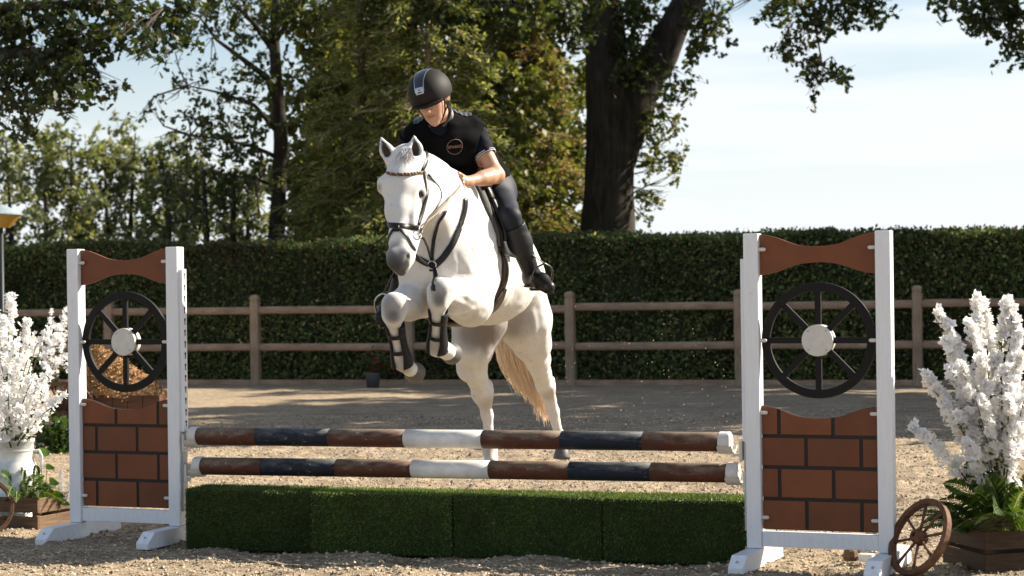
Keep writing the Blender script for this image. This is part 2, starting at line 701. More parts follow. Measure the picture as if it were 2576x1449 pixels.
def ground_h(X, Y):
    P = np.stack([X, Y, np.zeros_like(X)], 1)
    fade = np.clip((34 - Y) / 14, 0, 1)
    g = 0.014 * vnoise(P * 1.1, 1) + 0.018 * vnoise(P * 3.7, 2) + 0.011 * vnoise(P * 9.0, 3) + 0.007 * vnoise(P * 22, 4)
    g = g * fade
    for i in range(len(HOOF)):
        hx, hy, hr, ha = HOOF[i]
        m = (np.abs(X - hx) < hr * 2.2) & (np.abs(Y - hy) < hr * 2.2)
        if m.any():
            dx, dy = X[m] - hx, Y[m] - hy
            q = np.sqrt(dx * dx + dy * dy) / hr
            g[m] += -0.030 * np.clip(1 - q ** 2, 0, 1) + 0.014 * np.exp(-((q - 1.25) / 0.28) ** 2) * (1 + 0.8 * np.cos(np.arctan2(dy, dx) - ha))
    return g


def build_ground():
    m, nt, b = new_mat('sand_footing')
    f1 = n_noise(nt, 0.9, 5, 0.6)
    f2 = n_noise(nt, 16, 7, 0.7)
    f3 = n_noise(nt, 95, 4, 0.6)
    c = n_ramp(nt, f2, [(0.30, (0.165, 0.128, 0.086)), (0.50, (0.385, 0.302, 0.205)), (0.72, (0.55, 0.45, 0.32))])
    c = n_mix(nt, n_ramp(nt, f1, [(0.35, (0, 0, 0)), (0.7, (0.35, 0.35, 0.35))]), c, (0.24, 0.18, 0.125))
    fm = n_noise(nt, 3.2, 5, 0.6, stretch=(0.55, 1.5, 1))
    c = n_mix(nt, 1.0, c, n_ramp(nt, fm, [(0.30, (0.66, 0.63, 0.60)), (0.55, (1.0, 1.0, 1.0)), (0.75, (1.12, 1.1, 1.06))]), 'MULTIPLY')
    sp = n_ramp(nt, f3, [(0.36, (0.36, 0.34, 0.33)), (0.47, (0.95, 0.95, 0.95)), (0.62, (1, 1, 1)), (0.72, (1.4, 1.36, 1.3))])
    nt.links.new(n_mix(nt, 1.0, c, sp, 'MULTIPLY'), b.inputs['Base Color'])
    b.inputs['Roughness'].default_value = 0.95
    b.inputs['Specular IOR Level'].default_value = 0.12
    bp = nt.nodes.new('ShaderNodeBump')
    bp.inputs['Strength'].default_value = 0.8
    bp.inputs['Distance'].default_value = 0.012
    bp2 = nt.nodes.new('ShaderNodeBump')
    bp2.inputs['Strength'].default_value = 0.6
    bp2.inputs['Distance'].default_value = 0.03
    nt.links.new(f3, bp.inputs['Height'])
    nt.links.new(f2, bp2.inputs['Height'])
    nt.links.new(bp2.outputs['Normal'], bp.inputs['Normal'])
    nt.links.new(bp.outputs['Normal'], b.inputs['Normal'])

    def axis(a, bb, step, out, grow=1.35):
        x = list(np.arange(a, bb, step))
        s, e = step, x[-1]
        up = []
        while e < out:
            s *= grow
            e += s
            up.append(e)
        s, e = step, a
        dn = []
        while e > -out:
            s *= grow
            e -= s
            dn.append(e)
        return np.array(dn[::-1] + x + up)
    xs = axis(-3.4, 3.4, 0.032, 900)
    ys = axis(8.9, 18.5, 0.04, 900)
    X, Y = np.meshgrid(xs, ys, indexing='ij')
    X, Y = X.ravel(), Y.ravel()
    Z = ground_h(X, Y)
    nx, ny = len(xs), len(ys)
    i = np.arange(nx * ny).reshape(nx, ny)
    Q = np.stack([i[:-1, :-1].ravel(), i[1:, :-1].ravel(), i[1:, 1:].ravel(), i[:-1, 1:].ravel()], 1)
    o = quad_mesh('ground', np.stack([X, Y, Z], 1), Q, m, smooth_iter=0)
    tag(o, 'beige sand and gravel floor of the riding arena', None, None, 'structure')
    # loose clods and pebbles lying on the sand
    N = 70000
    py = 9.0 + 13.5 * RNG.random(N) ** 1.3
    px = (RNG.random(N) * 2 - 1) * py * 0.28
    s = 0.0035 + 0.0095 * RNG.random(N) ** 2.6
    pz = ground_h(px, py) + s * 0.25
    octa = np.array([[1, 0, 0], [0, 1, 0], [-1, 0, 0], [0, -1, 0], [0, 0, 1], [0, 0, -1]], float)
    jit = 1 + 0.5 * (RNG.random((N, 6, 1)) - 0.5)
    an = RNG.random(N) * 6.28
    rot = np.zeros((N, 3, 3))
    rot[:, 0, 0], rot[:, 0, 1], rot[:, 1, 0], rot[:, 1, 1], rot[:, 2, 2] = np.cos(an), -np.sin(an), np.sin(an), np.cos(an), 1
    V = np.einsum('nij,nkj->nki', rot, octa[None] * jit * np.array([1.3, 0.9, 0.75])) * s[:, None, None]
    V += np.stack([px, py, pz], 1)[:, None, :]
    tri = np.array([[0, 1, 4], [1, 2, 4], [2, 3, 4], [3, 0, 4], [1, 0, 5], [2, 1, 5], [3, 2, 5], [0, 3, 5]])
    T = V[:, tri].reshape(-1, 3)
    c = np.array([0.43, 0.345, 0.24]) * (0.35 + 1.05 * RNG.random((N, 1)))
    g = fast_mesh('gravel', T, 3, vcol('gravel_stone', 0.9, 0.15), np.repeat(c, 8, axis=0))
    tag(g, 'loose pebbles and clods scattered over the arena sand', None, None, 'stuff')


build_ground()


# ------------------------------------------------------------------ fence, hedge, kerb
FA, FB = 29.29, -0.2988                         # fence line: Y = FA + FB * X
FD = unit([1, FB, 0])
FN = np.array([FD[1], -FD[0], 0])              # towards the camera
if FN[1] > 0:
    FN = -FN


def on_fence(x, off=0.0, z=0.0):
    return np.array([x, FA + FB * x, z]) - FN * off


def build_fence():
    o = empty('post_and_rail_fence', on_fence(0.0), math.atan2(FD[1], FD[0]),
              'weathered two rail wooden fence along the far side of the arena', 'fence')
    k = 1 / FD[0]
    xs = [0.83 + 2.345 * i for i in range(-7, 6)]
    pm = None
    for i, x in enumerate(xs):
        if pm is None:
            m = MB()
            w = 0.066
            prof = [(w, w), (w, w)]
            V, F = [], []
            lv = [(0.066, -0.1), (0.066, 1.245), (0.058, 1.252), (0.058, 1.262), (0.066, 1.27), (0.066, 1.305), (0.05, 1.338), (0.02, 1.35)]
            for r, z in lv:
                c = 0.012 if r > 0.04 else 0.006
                V += [(r, -r + c, z), (r, r - c, z), (r - c, r, z), (-r + c, r, z), (-r, r - c, z), (-r, -r + c, z), (-r + c, -r, z), (r - c, -r, z)]
            for a in range(len(lv) - 1):
                for q in range(8):
                    F.append((a * 8 + q, a * 8 + (q + 1) % 8, a * 8 + 8 + (q + 1) % 8, a * 8 + 8 + q))
            F.append(tuple(range((len(lv) - 1) * 8, len(lv) * 8)))
            m.add(V, F)
            p = m.build('post', M_POST, o)
            pm = p
        else:
            p = pm.copy()
            COL.objects.link(p)
            p.parent = o
        p.location = (x * k, 0, RNG.normal() * 0.008)
        p.rotation_euler = (0, RNG.normal() * 0.008, RNG.normal() * 0.03)
    rm = None
    for i in range(len(xs) - 1):
        for z in (1.11, 0.56):
            if rm is None:
                m = MB()
                Lr = 2.345 * k - 0.136
                out = []
                for q in range(9):
                    w = math.pi * q / 8
                    out.append((-0.012 - 0.03 * math.sin(w), 0.055 * math.cos(w)))
                out += [(0.03, -0.055), (0.03, 0.055)]
                m.prism(out, -Lr / 2, Lr / 2, lambda a, b, t: (t, a, b))
                r_ = m.build('rail', M_RAIL, o, smooth=False)
                rm = r_
            else:
                r_ = rm.copy()
                COL.objects.link(r_)
                r_.parent = o
            r_.location = ((xs[i] + 1.1725) * k, 0.0, z + RNG.normal() * 0.008)
            r_.rotation_euler = (RNG.normal() * 0.03, RNG.normal() * 0.003, 0)
    m = MB()
    m.box((0, -0.02, 0.02), (34, 0.045, 0.11))
    kb = m.build('kerb_board', M_RAIL, None, bevel=0.004)
    kb.location = on_fence(-0.5)
    kb.rotation_euler = (0, 0, math.atan2(FD[1], FD[0]))
    tag(kb, 'low wooden edging board at the foot of the far fence', 'edging board')


build_fence()


def rand_rot(n, up_bias=0.0):
    """random frames: rows are leaf x, leaf y (long axis), normal"""
    z = RNG.normal(size=(n, 3))
    z[:, 2] += up_bias
    z /= np.linalg.norm(z, axis=1, keepdims=True)
    y = RNG.normal(size=(n, 3))
    y -= z * (y * z).sum(1, keepdims=True)
    y /= np.linalg.norm(y, axis=1, keepdims=True) + 1e-9
    x = np.cross(y, z)
    return x, y, z


SHAPES = {
    'oak': np.array([[0, 0, 0], [0.10, 0.22, 0], [0.26, 0.38, 0.03], [0.15, 0.52, 0], [0.31, 0.72, 0.05], [0.12, 0.90, 0], [0, 1.0, -0.08],
                     [-0.12, 0.90, 0], [-0.31, 0.72, 0.05], [-0.15, 0.52, 0], [-0.26, 0.38, 0.03], [-0.10, 0.22, 0]]),
    'oval': np.array([[0, 0, 0], [0.24, 0.3, 0.04], [0.25, 0.62, 0.05], [0, 1.0, -0.03], [-0.25, 0.62, 0.05], [-0.24, 0.3, 0.04]]),
    'strip': np.array([[-0.12, 0, 0], [0.12, 0, 0], [0.2, 0.6, 0.02], [0, 1, -0.1]]),
    'spray': np.array([[0, 0, 0], [0.20, 0.35, 0], [0.05, 0.40, 0], [0.14, 0.75, 0.02], [0, 1.0, -0.06], [-0.14, 0.75, 0.02], [-0.05, 0.40, 0], [-0.20, 0.35, 0]]),
}


def leaves_geo(C, size, shape, up_bias=0.0, frames=None):
    x, y, z = rand_rot(len(C), up_bias) if frames is None else frames
    T = SHAPES[shape]
    V = C[:, None, :] + size[:, None, None] * (T[None, :, 0:1] * x[:, None] + T[None, :, 1:2] * y[:, None] + T[None, :, 2:3] * z[:, None])
    return V


def palette(n, cs, w=None, jitter=0.25):
    cs = np.array(cs)
    i = RNG.choice(len(cs), n, p=w)
    return cs[i] * (1 + jitter * (RNG.random((n, 1)) * 2 - 1))


def build_hedge():
    x0, x1, H, dep = -14.0, 12.5, 2.13, 0.9
    o = empty('clipped_hedge', on_fence(0.0, 0.75),
              0, 'tall dark green clipped hedge behind the two rail fence', 'hedge')
    N = 188000
    t = RNG.random(N)
    xs = x0 + (x1 - x0) * RNG.random(N)
    front = t < 0.70
    top = (t >= 0.70) & (t < 0.9)
    z = np.where(front, 0.02 + H * RNG.random(N), H)
    bul = 0.07 * vnoise(np.stack([xs * 1.3, z * 1.3, np.zeros(N)], 1), 5) + 0.06 * vnoise(np.stack([xs * 4, z * 4, np.zeros(N)], 1), 6)
    off = np.where(front, 0.55 + bul + np.abs(RNG.normal(size=N)) * 0.10, 0.55 + dep * RNG.random(N))
    ztop = H + 0.035 * vnoise(np.stack([xs * 0.8, off, np.zeros(N)], 1), 8) + 0.05 * vnoise(np.stack([xs * 4.0, off * 3, np.zeros(N)], 1), 9)
    ztop = ztop - 0.03 * np.clip(xs - 3.5, 0, 9)
    z = np.where(top, ztop + np.abs(RNG.normal(size=N)) * 0.03 - 0.07 * RNG.random(N), z)
    back = t >= 0.9
    z = np.where(back, 0.02 + H * RNG.random(N), z)
    off = np.where(back, 0.55 + dep + RNG.normal(size=N) * 0.05, off)
    z = np.minimum(z, np.where(top, 9, ztop))
    C = np.stack([xs, FA + FB * xs, z], 1) - FN * off[:, None]
    # thin patches in the hedge: fewer leaves where the noise is low
    keep = (vnoise(np.stack([xs * 2.2, z * 2.2, np.ones(N)], 1), 12) + RNG.random(N) * 1.3 > -0.32) | (~front)
    C = C[keep]
    n = len(C)
    s = 0.036 + 0.042 * RNG.random(n)
    cols = palette(n, [(0.045, 0.070, 0.020), (0.078, 0.105, 0.030), (0.13, 0.15, 0.048), (0.14, 0.085, 0.042), (0.28, 0.27, 0.12)], [0.40, 0.31, 0.17, 0.07, 0.05], 0.4)
    big = vnoise(C * np.array([0.9, 0.9, 1.3]), 13)[:, None]
    cols = cols * 1.25 * (1 + 0.5 * big)
    low = (C[:, 2:3] < 1.25) * (RNG.random((n, 1)) < 0.10 + 0.12 * np.clip(vnoise(C * np.array([0.8, 0.8, 1.5]), 15), 0, 1)[:, None])
    cols = np.where(low, np.array([[0.24, 0.245, 0.075]]) * (0.6 + 0.8 * RNG.random((n, 1))), cols)  # bright low leaves: sun flecks through the hedge, painted as leaf colour
    brown = np.clip(vnoise(C * np.array([0.7, 0.7, 1.0]), 14)[:, None] * 2.2 - 0.7, 0, 0.7)
    cols = cols * (1 - brown) + np.array([[0.085, 0.055, 0.028]]) * brown
    fr = rand_rot(n)
    fz = fr[2] + 0.8 * FN + np.array([0, 0, 0.5])
    fz /= np.linalg.norm(fz, axis=1, keepdims=True)
    y = RNG.normal(size=(n, 3))
    y -= fz * (y * fz).sum(1, keepdims=True)
    y /= np.linalg.norm(y, axis=1, keepdims=True)
    V = leaves_geo(C, s, 'oval', frames=(np.cross(y, fz), y, fz))
    fast_mesh('foliage', V.reshape(-1, 3), 6, M_HEDGE, cols, o)['kind'] = 'stuff'
    # shoots that escaped the shears
    m = MB()
    for i in range(90):
        x = x0 + (x1 - x0) * RNG.random()
        p = on_fence(x, 0.6 + 0.8 * RNG.random(), H - 0.03)
        q = p + np.array([RNG.normal() * 0.04, 0, 0.06 + 0.09 * RNG.random()])
        m.tube([p, q], [0.004, 0.002], 4, False)
    # inner stems and twigs
    for i in range(420):
        x = x0 + (x1 - x0) * RNG.random()
        p = on_fence(x, 0.75 + 0.3 * RNG.random(), 0.0)
        q = p + np.array([RNG.normal() * 0.15, RNG.normal() * 0.06, 1.0])
        r_ = q + np.array([RNG.normal() * 0.25, RNG.normal() * 0.1, 0.9])
        m.tube([p, q, r_], [0.018, 0.012, 0.006], 5, False)
    m.build('stems', M_TWIG, o, world=True)
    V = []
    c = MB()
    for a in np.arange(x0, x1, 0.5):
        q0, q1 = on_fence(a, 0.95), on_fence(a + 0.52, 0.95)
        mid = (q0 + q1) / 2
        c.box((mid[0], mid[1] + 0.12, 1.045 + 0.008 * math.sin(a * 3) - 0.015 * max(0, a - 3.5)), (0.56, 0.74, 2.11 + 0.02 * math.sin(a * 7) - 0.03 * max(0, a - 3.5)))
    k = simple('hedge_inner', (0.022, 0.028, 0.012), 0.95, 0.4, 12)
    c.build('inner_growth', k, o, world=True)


build_hedge()


def build_field():
    m, nt, b = new_mat('meadow')
    f = n_noise(nt, 1.5, 6, 0.65)
    nt.links.new(n_ramp(nt, f, [(0.3, (0.035, 0.055, 0.015)), (0.7, (0.085, 0.10, 0.03))]), b.inputs['Base Color'])
    b.inputs['Roughness'].default_value = 0.95
    p = [on_fence(-300, 1.0), on_fence(300, 1.0), on_fence(300, 500.0), on_fence(-300, 500.0)]
    o = link_mesh('field', np.array([[q[0], q[1], 0.03] for q in p]), [(0, 1, 2, 3)], m, None, False, True)
    tag(o, None, None, None, 'structure')


build_field()


# ------------------------------------------------------------------ trees
OAKS = [(0.030, 0.046, 0.013), (0.045, 0.062, 0.016), (0.070, 0.085, 0.022), (0.11, 0.11, 0.03), (0.11, 0.075, 0.03)]
OAKW = [0.36, 0.34, 0.20, 0.07, 0.03]


def sprays(cen, rad, n, twig=0.28, per=13):
    """leaf positions gathered along short twigs spread through an ellipsoid"""
    m = max(1, n // per)
    u = RNG.normal(size=(m, 3))
    u /= np.linalg.norm(u, axis=1, keepdims=True)
    S = np.asarray(cen) + u * (RNG.random((m, 1)) ** 0.45) * np.asarray(rad)
    dr = RNG.normal(size=(m, 3)) + u * 0.6 + np.array([0, 0, -0.35])
    dr /= np.linalg.norm(dr, axis=1, keepdims=True)
    t = RNG.random((m, per, 1))
    P = S[:, None, :] + dr[:, None, :] * t * twig + RNG.normal(size=(m, per, 3)) * 0.035
    return P.reshape(-1, 3), S, dr


def crown(parent, items, mat, shape, size, pal, w, dens=1.0, twig=0.28, jitter=0.3, twig_mat=None, from_pts=None, name='crown', per=13, twr=0.004):
    """items: (centre, radius (3), leaves)"""
    P, S, Dd = [], [], []
    for c, r, n in items:
        p, s, d = sprays(c, r, int(n * dens), twig, per)
        P.append(p)
        S.append(s)
        Dd.append(d)
    P, S, Dd = np.concatenate(P), np.concatenate(S), np.concatenate(Dd)
    n = len(P)
    k = len(SHAPES[shape])
    cols = palette(n, pal, w, jitter)
    V = leaves_geo(P, size * (0.65 + 0.7 * RNG.random(n)), shape, 0.5)
    o = fast_mesh(name, V.reshape(-1, 3), k, mat, cols, parent)
    if twig_mat is not None:
        m = MB()
        for i in range(len(S)):
            a, b = S[i] - Dd[i] * twig * 0.25, S[i] + Dd[i] * twig
            m.tube([a, b], [twr, twr * 0.45], 3, False)
        if from_pts is not None:
            fp = np.array(from_pts)
            for (c, r, nn) in items:
                j = np.argmin(((fp - c) ** 2).sum(1))
                q = fp[j]
                mid = (q + c) / 2 + RNG.normal(size=3) * 0.10 + np.array([0, 0, 0.08])
                L_ = np.linalg.norm(q - c)
                m.tube([q, mid, c], [0.012 + 0.008 * L_, 0.009 + 0.004 * L_, 0.005], 5, False)
                for e in range(3):
                    t = c + RNG.normal(size=3) * np.asarray(r) * 0.6
                    m.tube([mid, (mid + t) / 2 + RNG.normal(size=3) * 0.04, t], [0.008, 0.006, 0.003], 4, False)
        m.build('twigs', twig_mat, parent, world=True)['kind'] = 'stuff'
    return o


def px_items(lst, d, n50, spread=0.5, lim=None):
    """(u, v, radius in frame units[, depth]) -> crown items"""
    out = []
    for q in lst:
        dd = q[3] if len(q) > 3 else d + RNG.normal() * spread
        r = q[2] * dd / FPX
        out.append((at(q[0], q[1], dd), (r, max(r, 0.45), r), n50 * (q[2] / 50.0) ** 2))
    return out


def trunk_mesh(parent, paths, mat=None, name='trunk', n=14, wob=0.12):
    m = MB()
    for P, r in paths:
        P = [np.asarray(p, float) for p in P]
        # finer path with a little wander
        Q, rr = [], []
        for i in range(len(P) - 1):
            for s in range(4):
                t = s / 4.0
                Q.append(P[i] * (1 - t) + P[i + 1] * t)
                rr.append(r[i] * (1 - t) + r[i + 1] * t)
        Q.append(P[-1])
        rr.append(r[-1])
        n0 = m.n
        m.tube(Q, rr, n)
        V = m.v[-1]
        cen = np.repeat(np.array(Q), n, axis=0)
        rad = np.repeat(np.array(rr), n)[:, None]
        f = 1 + wob * vnoise(V * np.array([3.0, 3.0, 0.8]), 21)[:, None] + wob * 0.7 * vnoise(V * np.array([9.0, 9.0, 1.6]), 22)[:, None]
        m.v[-1] = cen + (V - cen) * f
    return m.build(name, mat or M_BARK, parent, smooth=True, world=True)


def g0(u, v, d):
    p = at(u, v, d)
    p[2] = 0
    return p


# --- the big oak with the forked trunk
D = 36.5
base = g0(1532, 590, D)
oak = empty('oak_tree', base, 0, 'massive old oak with a thick dark forked trunk rising behind the hedge', 'tree')
stem = [base, at(1531, 590, D), at(1532, 480, D), at(1535, 380, D), at(1533, 280, D), at(1522, 150, D - 0.1), at(1510, 40, D - 0.2), at(1496, -80, D - 0.2), at(1470, -260, D)]
l2 = [at(1548, 470, D - 0.05), at(1562, 380, D - 0.05), at(1588, 285, D - 0.05), at(1625, 195, D), at(1672, 105, D), at(1724, 15, D), at(1790, -80, D - 0.3), at(1960, -170, D - 1.5)]
trunk_mesh(oak, [(stem, [0.62, 0.465, 0.43, 0.425, 0.42, 0.37, 0.33, 0.28, 0.18]), (l2, [0.20, 0.30, 0.36, 0.345, 0.31, 0.27, 0.22, 0.14])], n=20, wob=0.16)
limb_pts = [at(1700, 60, D), at(1655, 120, D), at(1600, 220, D), at(1525, 180, D), at(1512, 60, D), at(1790, -80, 34.6), at(1560, 400, D + 0.3), at(1565, 500, D + 0.2)]
trunk_mesh(oak, [([at(1790, -80, 34.7), at(1900, -60, 33), at(1985, -20, 32), at(2050, 60, 31.5), at(2068, 160, 31.3)], [0.12, 0.07, 0.045, 0.022, 0.010]),
                 ([at(1900, -60, 33), at(2050, -60, 32), at(2150, -15, 31.5), at(2190, 10, 31.3)], [0.07, 0.05, 0.03, 0.012]),
                 ([at(1700, 60, D), at(1760, 70, 34), at(1800, 75, 33.6)], [0.03, 0.02, 0.01]),
                 ([at(1500, -40, D), at(1400, -20, 33.5), at(1250, 0, 32.8), at(1120, 30, 32.4)], [0.14, 0.08, 0.05, 0.02]),
                 ([at(1835, -40, 33.5), at(1845, 15, 33), at(1815, 45, 33)], [0.02, 0.012, 0.006])], name='limb', n=8, wob=0.05)
hang = [(1990, 15, 55, 31.6), (2060, 58, 44, 31.5), (1995, 95, 34, 31.5), (1958, 118, 18, 31.5), (2048, 140, 28, 31.4), (2072, 185, 34, 31.3), (2096, 170, 20, 31.3),
        (2042, 228, 14, 31.3), (2112, 15, 58, 31.5), (2185, 20, 42, 31.4), (2130, 60, 20, 31.4), (1905, 40, 15, 32), (1930, 20, 22, 32), (2215, 8, 26, 31.4),
        (1790, 55, 34, 33.6), (1755, 105, 34, 34), (1815, 80, 22, 33.6), (1735, 150, 24, 34), (1760, 40, 30, 34), (1830, 30, 16, 33.3)]
inner = [(1586, 130, 44, 35.9), (1590, 60, 46, 35.8), (1600, 10, 50, 35.8), (1605, 175, 28, 35.9), (1560, 190, 22, 35.9), (1590, 165, 30, 36.2), (1672, 225, 34, 35.6), (1695, 245, 30, 35.4), (1618, 40, 36, 36.4), (1580, 20, 44, 36.4), (1580, 95, 30, 36.5), (1715, 185, 28, 35.5),
         (1655, 280, 26, 35.8), (1600, 225, 18, 35.9), (1470, 20, 50, 34.0), (1400, 20, 62, 33.2), (1320, 30, 60, 33.0), (1240, 20, 62, 32.8), (1180, 55, 44, 32.4), (1150, 20, 50, 32.4), (1290, 70, 34, 32.8),
         (1440, 90, 34, 33.4), (1100, 20, 34, 32.4), (980, 40, 44, 32.5), (940, 10, 50, 32.5), (1225, 90, 26, 32.8), (1480, 120, 26, 34.4), (1040, -5, 36, 32.5)]
lit = [(1665, 300, 34, 36.4), (1690, 300, 24, 36.4), (1640, 355, 38, 36.3), (1685, 395, 36, 36.2), (1640, 425, 36, 36.3), (1690, 440, 24, 36.2), (1630, 480, 32, 36.2),
       (1655, 520, 18, 36.2), (1612, 545, 20, 36.2), (1705, 330, 16, 36.3), (1620, 330, 24, 36.4), (1610, 400, 24, 36.3), (1665, 480, 18, 36.2)]
crown(oak, px_items(hang + inner, 34, 230), M_LEAF, 'oak', 0.125, OAKS, OAKW, twig_mat=M_TWIG, from_pts=limb_pts + [at(1985, -20, 32), at(2050, 60, 31.5), at(2068, 160, 31.3), at(2150, -15, 31.5), at(1250, 0, 32.8), at(1120, 30, 32.4), at(1400, -20, 33.5)])
crown(oak, px_items(lit, 36.5, 170), M_LEAF, 'oak', 0.12, [(0.055, 0.07, 0.018), (0.10, 0.11, 0.03), (0.15, 0.13, 0.045)], [0.4, 0.4, 0.2], twig_mat=M_TWIG, from_pts=limb_pts, name='side_shoots')['kind'] = 'stuff'  # yellower, paler palette paints sunlight into these leaves
# upper crown above the frame: it shades the far side of the arena
cr_items = []
for i in range(16):
    cr_items.append((np.array([4.2 + 5.0 * RNG.random(), 35.2 + 2.4 * RNG.random(), 7.8 + 2.6 * RNG.random()]), (1.0, 0.9, 0.55), 110))
crown(oak, cr_items, M_LEAF, 'oval', 0.34, OAKS, OAKW, twig=0.6, name='upper_crown')

# --- neighbours outside the frame on the right: they throw the shade across the sand
for (bx, by, z0_, z1_, rx, lab) in ((12.6, 32.6, 3.2, 11.0, 2.4, 'spreading oak whose leafy branch tips hang into the upper right corner'),
                                    (12.2, 29.4, 3.0, 12.0, 2.2, 'tall oak right of the arena, next to the one with hanging tips'),
                                    (11.8, 26.4, 3.0, 12.0, 2.2, 'tall oak in the middle of the row right of the arena'),
                                    (13.6, 25.2, 7.5, 13.0, 2.0, 'tallest oak of the row right of the arena'),
                                    (11.0, 23.4, 2.8, 8.0, 1.7, 'lower oak towards the near end of the row right of the arena'),
                                    (9.9, 21.0, 2.0, 5.0, 1.4, 'smallest oak at the near end of the row right of the arena')):
    t = empty('oak_tree', (bx, by, 0), 0, lab, 'tree')
    hh = z1_ * 0.85
    trunk_mesh(t, [([(bx, by, 0), (bx + 0.1, by, hh * 0.35), (bx, by, hh * 0.7), (bx - 0.1, by, hh)], [0.028 * z1_ + 0.05, 0.03 * z1_, 0.02 * z1_, 0.008 * z1_]),
                   ([(bx, by, hh * 0.5), (bx - rx * 0.45, by - 0.3, hh * 0.68), (bx - rx * 0.8, by - 0.5, hh * 0.74)], [0.012 * z1_, 0.009 * z1_, 0.004 * z1_]),
                   ([(bx, by, hh * 0.6), (bx + rx * 0.5, by + 0.3, hh * 0.8), (bx + rx * 0.8, by, hh * 0.86)], [0.012 * z1_, 0.009 * z1_, 0.004 * z1_])])
    it = []
    for i in range(int(5.2 * (z1_ - z0_))):
        a, q = RNG.random() * 6.28, RNG.random() ** 0.5
        it.append((np.array([bx + rx * q * math.cos(a), by + 1.75 * q * math.sin(a), z0_ + (z1_ - z0_) * RNG.random()]), (0.85, 0.8, 0.6), 105))
    crown(t, it, M_LEAF, 'oval', 0.34, OAKS, OAKW, twig=0.6, name='upper_crown')
    if by > 32:
        tips = [(2380, 8, 26, 30), (2440, 36, 34, 30), (2500, 30, 46, 30), (2470, 84, 18, 30), (2548, 90, 26, 30), (2545, 135, 14, 30), (2570, 55, 40, 30), (2420, -20, 40, 30), (2520, -20, 60, 30), (2350, -10, 20, 30), (2600, 110, 40, 30)]
        trunk_mesh(t, [([(bx - 2.0, by - 0.5, 7.2), at(2600, -60, 31), at(2520, -10, 30.4), at(2430, 10, 30)], [0.06, 0.04, 0.025, 0.01])], name='limb', n=7, wob=0.04)
        crown(t, px_items(tips, 30, 230), M_LEAF, 'oak', 0.125, OAKS, OAKW, twig_mat=M_TWIG, from_pts=[at(2600, -60, 31), at(2520, -10, 30.4), at(2430, 10, 30)])

# --- slender tree on the left
D = 34.0
base = g0(694, 600, D)
lt = empty('slender_tree', base, 0, 'slender dark trunked tree with airy branches left of the horse', 'tree')
tr = [base, at(696, 600, D), at(703, 480, D), at(707, 360, D), at(700, 240, D), at(690, 110, D), at(696, -40, D)]
b1 = [at(703, 270, D), at(672, 195, D - 0.2), at(612, 150, D - 0.5), at(545, 100, D - 0.6), at(500, 40, D - 0.7)]
b2 = [at(690, 130, D), at(640, 60, D - 0.3), at(590, 10, D - 0.6), at(560, -40, D - 0.6)]
b3 = [at(705, 340, D), at(640, 265, D - 0.3), at(560, 235, D - 0.5), at(470, 215, D - 0.7)]
b4 = [at(706, 400, D), at(640, 370, D - 0.3), at(560, 350, D - 0.6), at(480, 340, D - 0.8)]
b5 = [at(704, 470, D), at(640, 450, D - 0.2), at(570, 440, D - 0.4)]
b6 = [at(690, 110, D), at(740, 30, D - 0.2), at(770, -30, D - 0.2)]
trunk_mesh(lt, [(tr, [0.17, 0.135, 0.125, 0.12, 0.105, 0.09, 0.06])], n=10)
trunk_mesh(lt, [(b1, [0.075, 0.055, 0.042, 0.03, 0.015]), (b2, [0.06, 0.045, 0.03, 0.015]), (b3, [0.05, 0.035, 0.024, 0.01]), (b4, [0.045, 0.03, 0.02, 0.01]), (b5, [0.04, 0.026, 0.012]), (b6, [0.05, 0.03, 0.015])], name='limb', n=7, wob=0.04)
lc = [(560, 40, 62), (640, 85, 60), (470, 40, 46), (600, 165, 40), (530, 165, 30), (655, 190, 40), (440, 130, 26), (400, 30, 36), (710, 40, 60), (760, 20, 60), (620, 20, 56), (690, 160, 44),
      (455, 215, 24), (500, 235, 34), (415, 255, 20), (560, 250, 38), (620, 270, 40), (470, 290, 34), (385, 272, 16), (530, 300, 40), (600, 325, 46), (660, 330, 40),
      (480, 350, 36), (550, 375, 50), (620, 395, 50), (660, 440, 40), (450, 400, 34), (520, 430, 46), (590, 450, 46), (410, 340, 14), (350, 290, 10),
      (480, 480, 44), (550, 500, 40), (440, 470, 30), (640, 510, 34), (500, 545, 44), (440, 560, 40), (570, 570, 34), (390, 530, 30), (650, 575, 28), (545, 330, 30)]
fp = [q for b in (b1, b2, b3, b4, b5, b6) for q in b[1:]] + [at(530, 520, D - 0.4), at(470, 560, D - 0.4)]
crown(lt, px_items(lc, D - 0.6, 150), M_LEAF, 'oak', 0.105, OAKS, OAKW, twig_mat=M_TWIG, from_pts=fp)
for (u0, v0, u1, v1) in ((520, 605, 512, 430), (585, 605, 590, 440), (425, 605, 420, 440)):
    b0 = g0(u0, v0, 36)
    t = empty('sapling', b0, 0, None, 'tree', 'thin saplings behind the hedge')
    t['label'] = {520: 'thin dark sapling stem half hidden in leaves behind the hedge', 585: 'thin sapling stem next to the slender dark tree', 425: 'thin sapling stem behind the left jump wing'}[u0]
    trunk_mesh(t, [([b0, at(u0, v0, 36), at(u1, v1, 36)], [0.07, 0.06, 0.03])], n=7, wob=0.05)
    crown(t, px_items([(u1, v1, 40), (u1 - 20, v1 + 40, 36), (u1 + 22, v1 + 60, 30), (u1 - 30, v1 + 100, 26)], 36, 80), M_LEAF, 'oak', 0.12, OAKS, OAKW, twig_mat=M_TWIG, from_pts=[at(u1, v1, 36)])

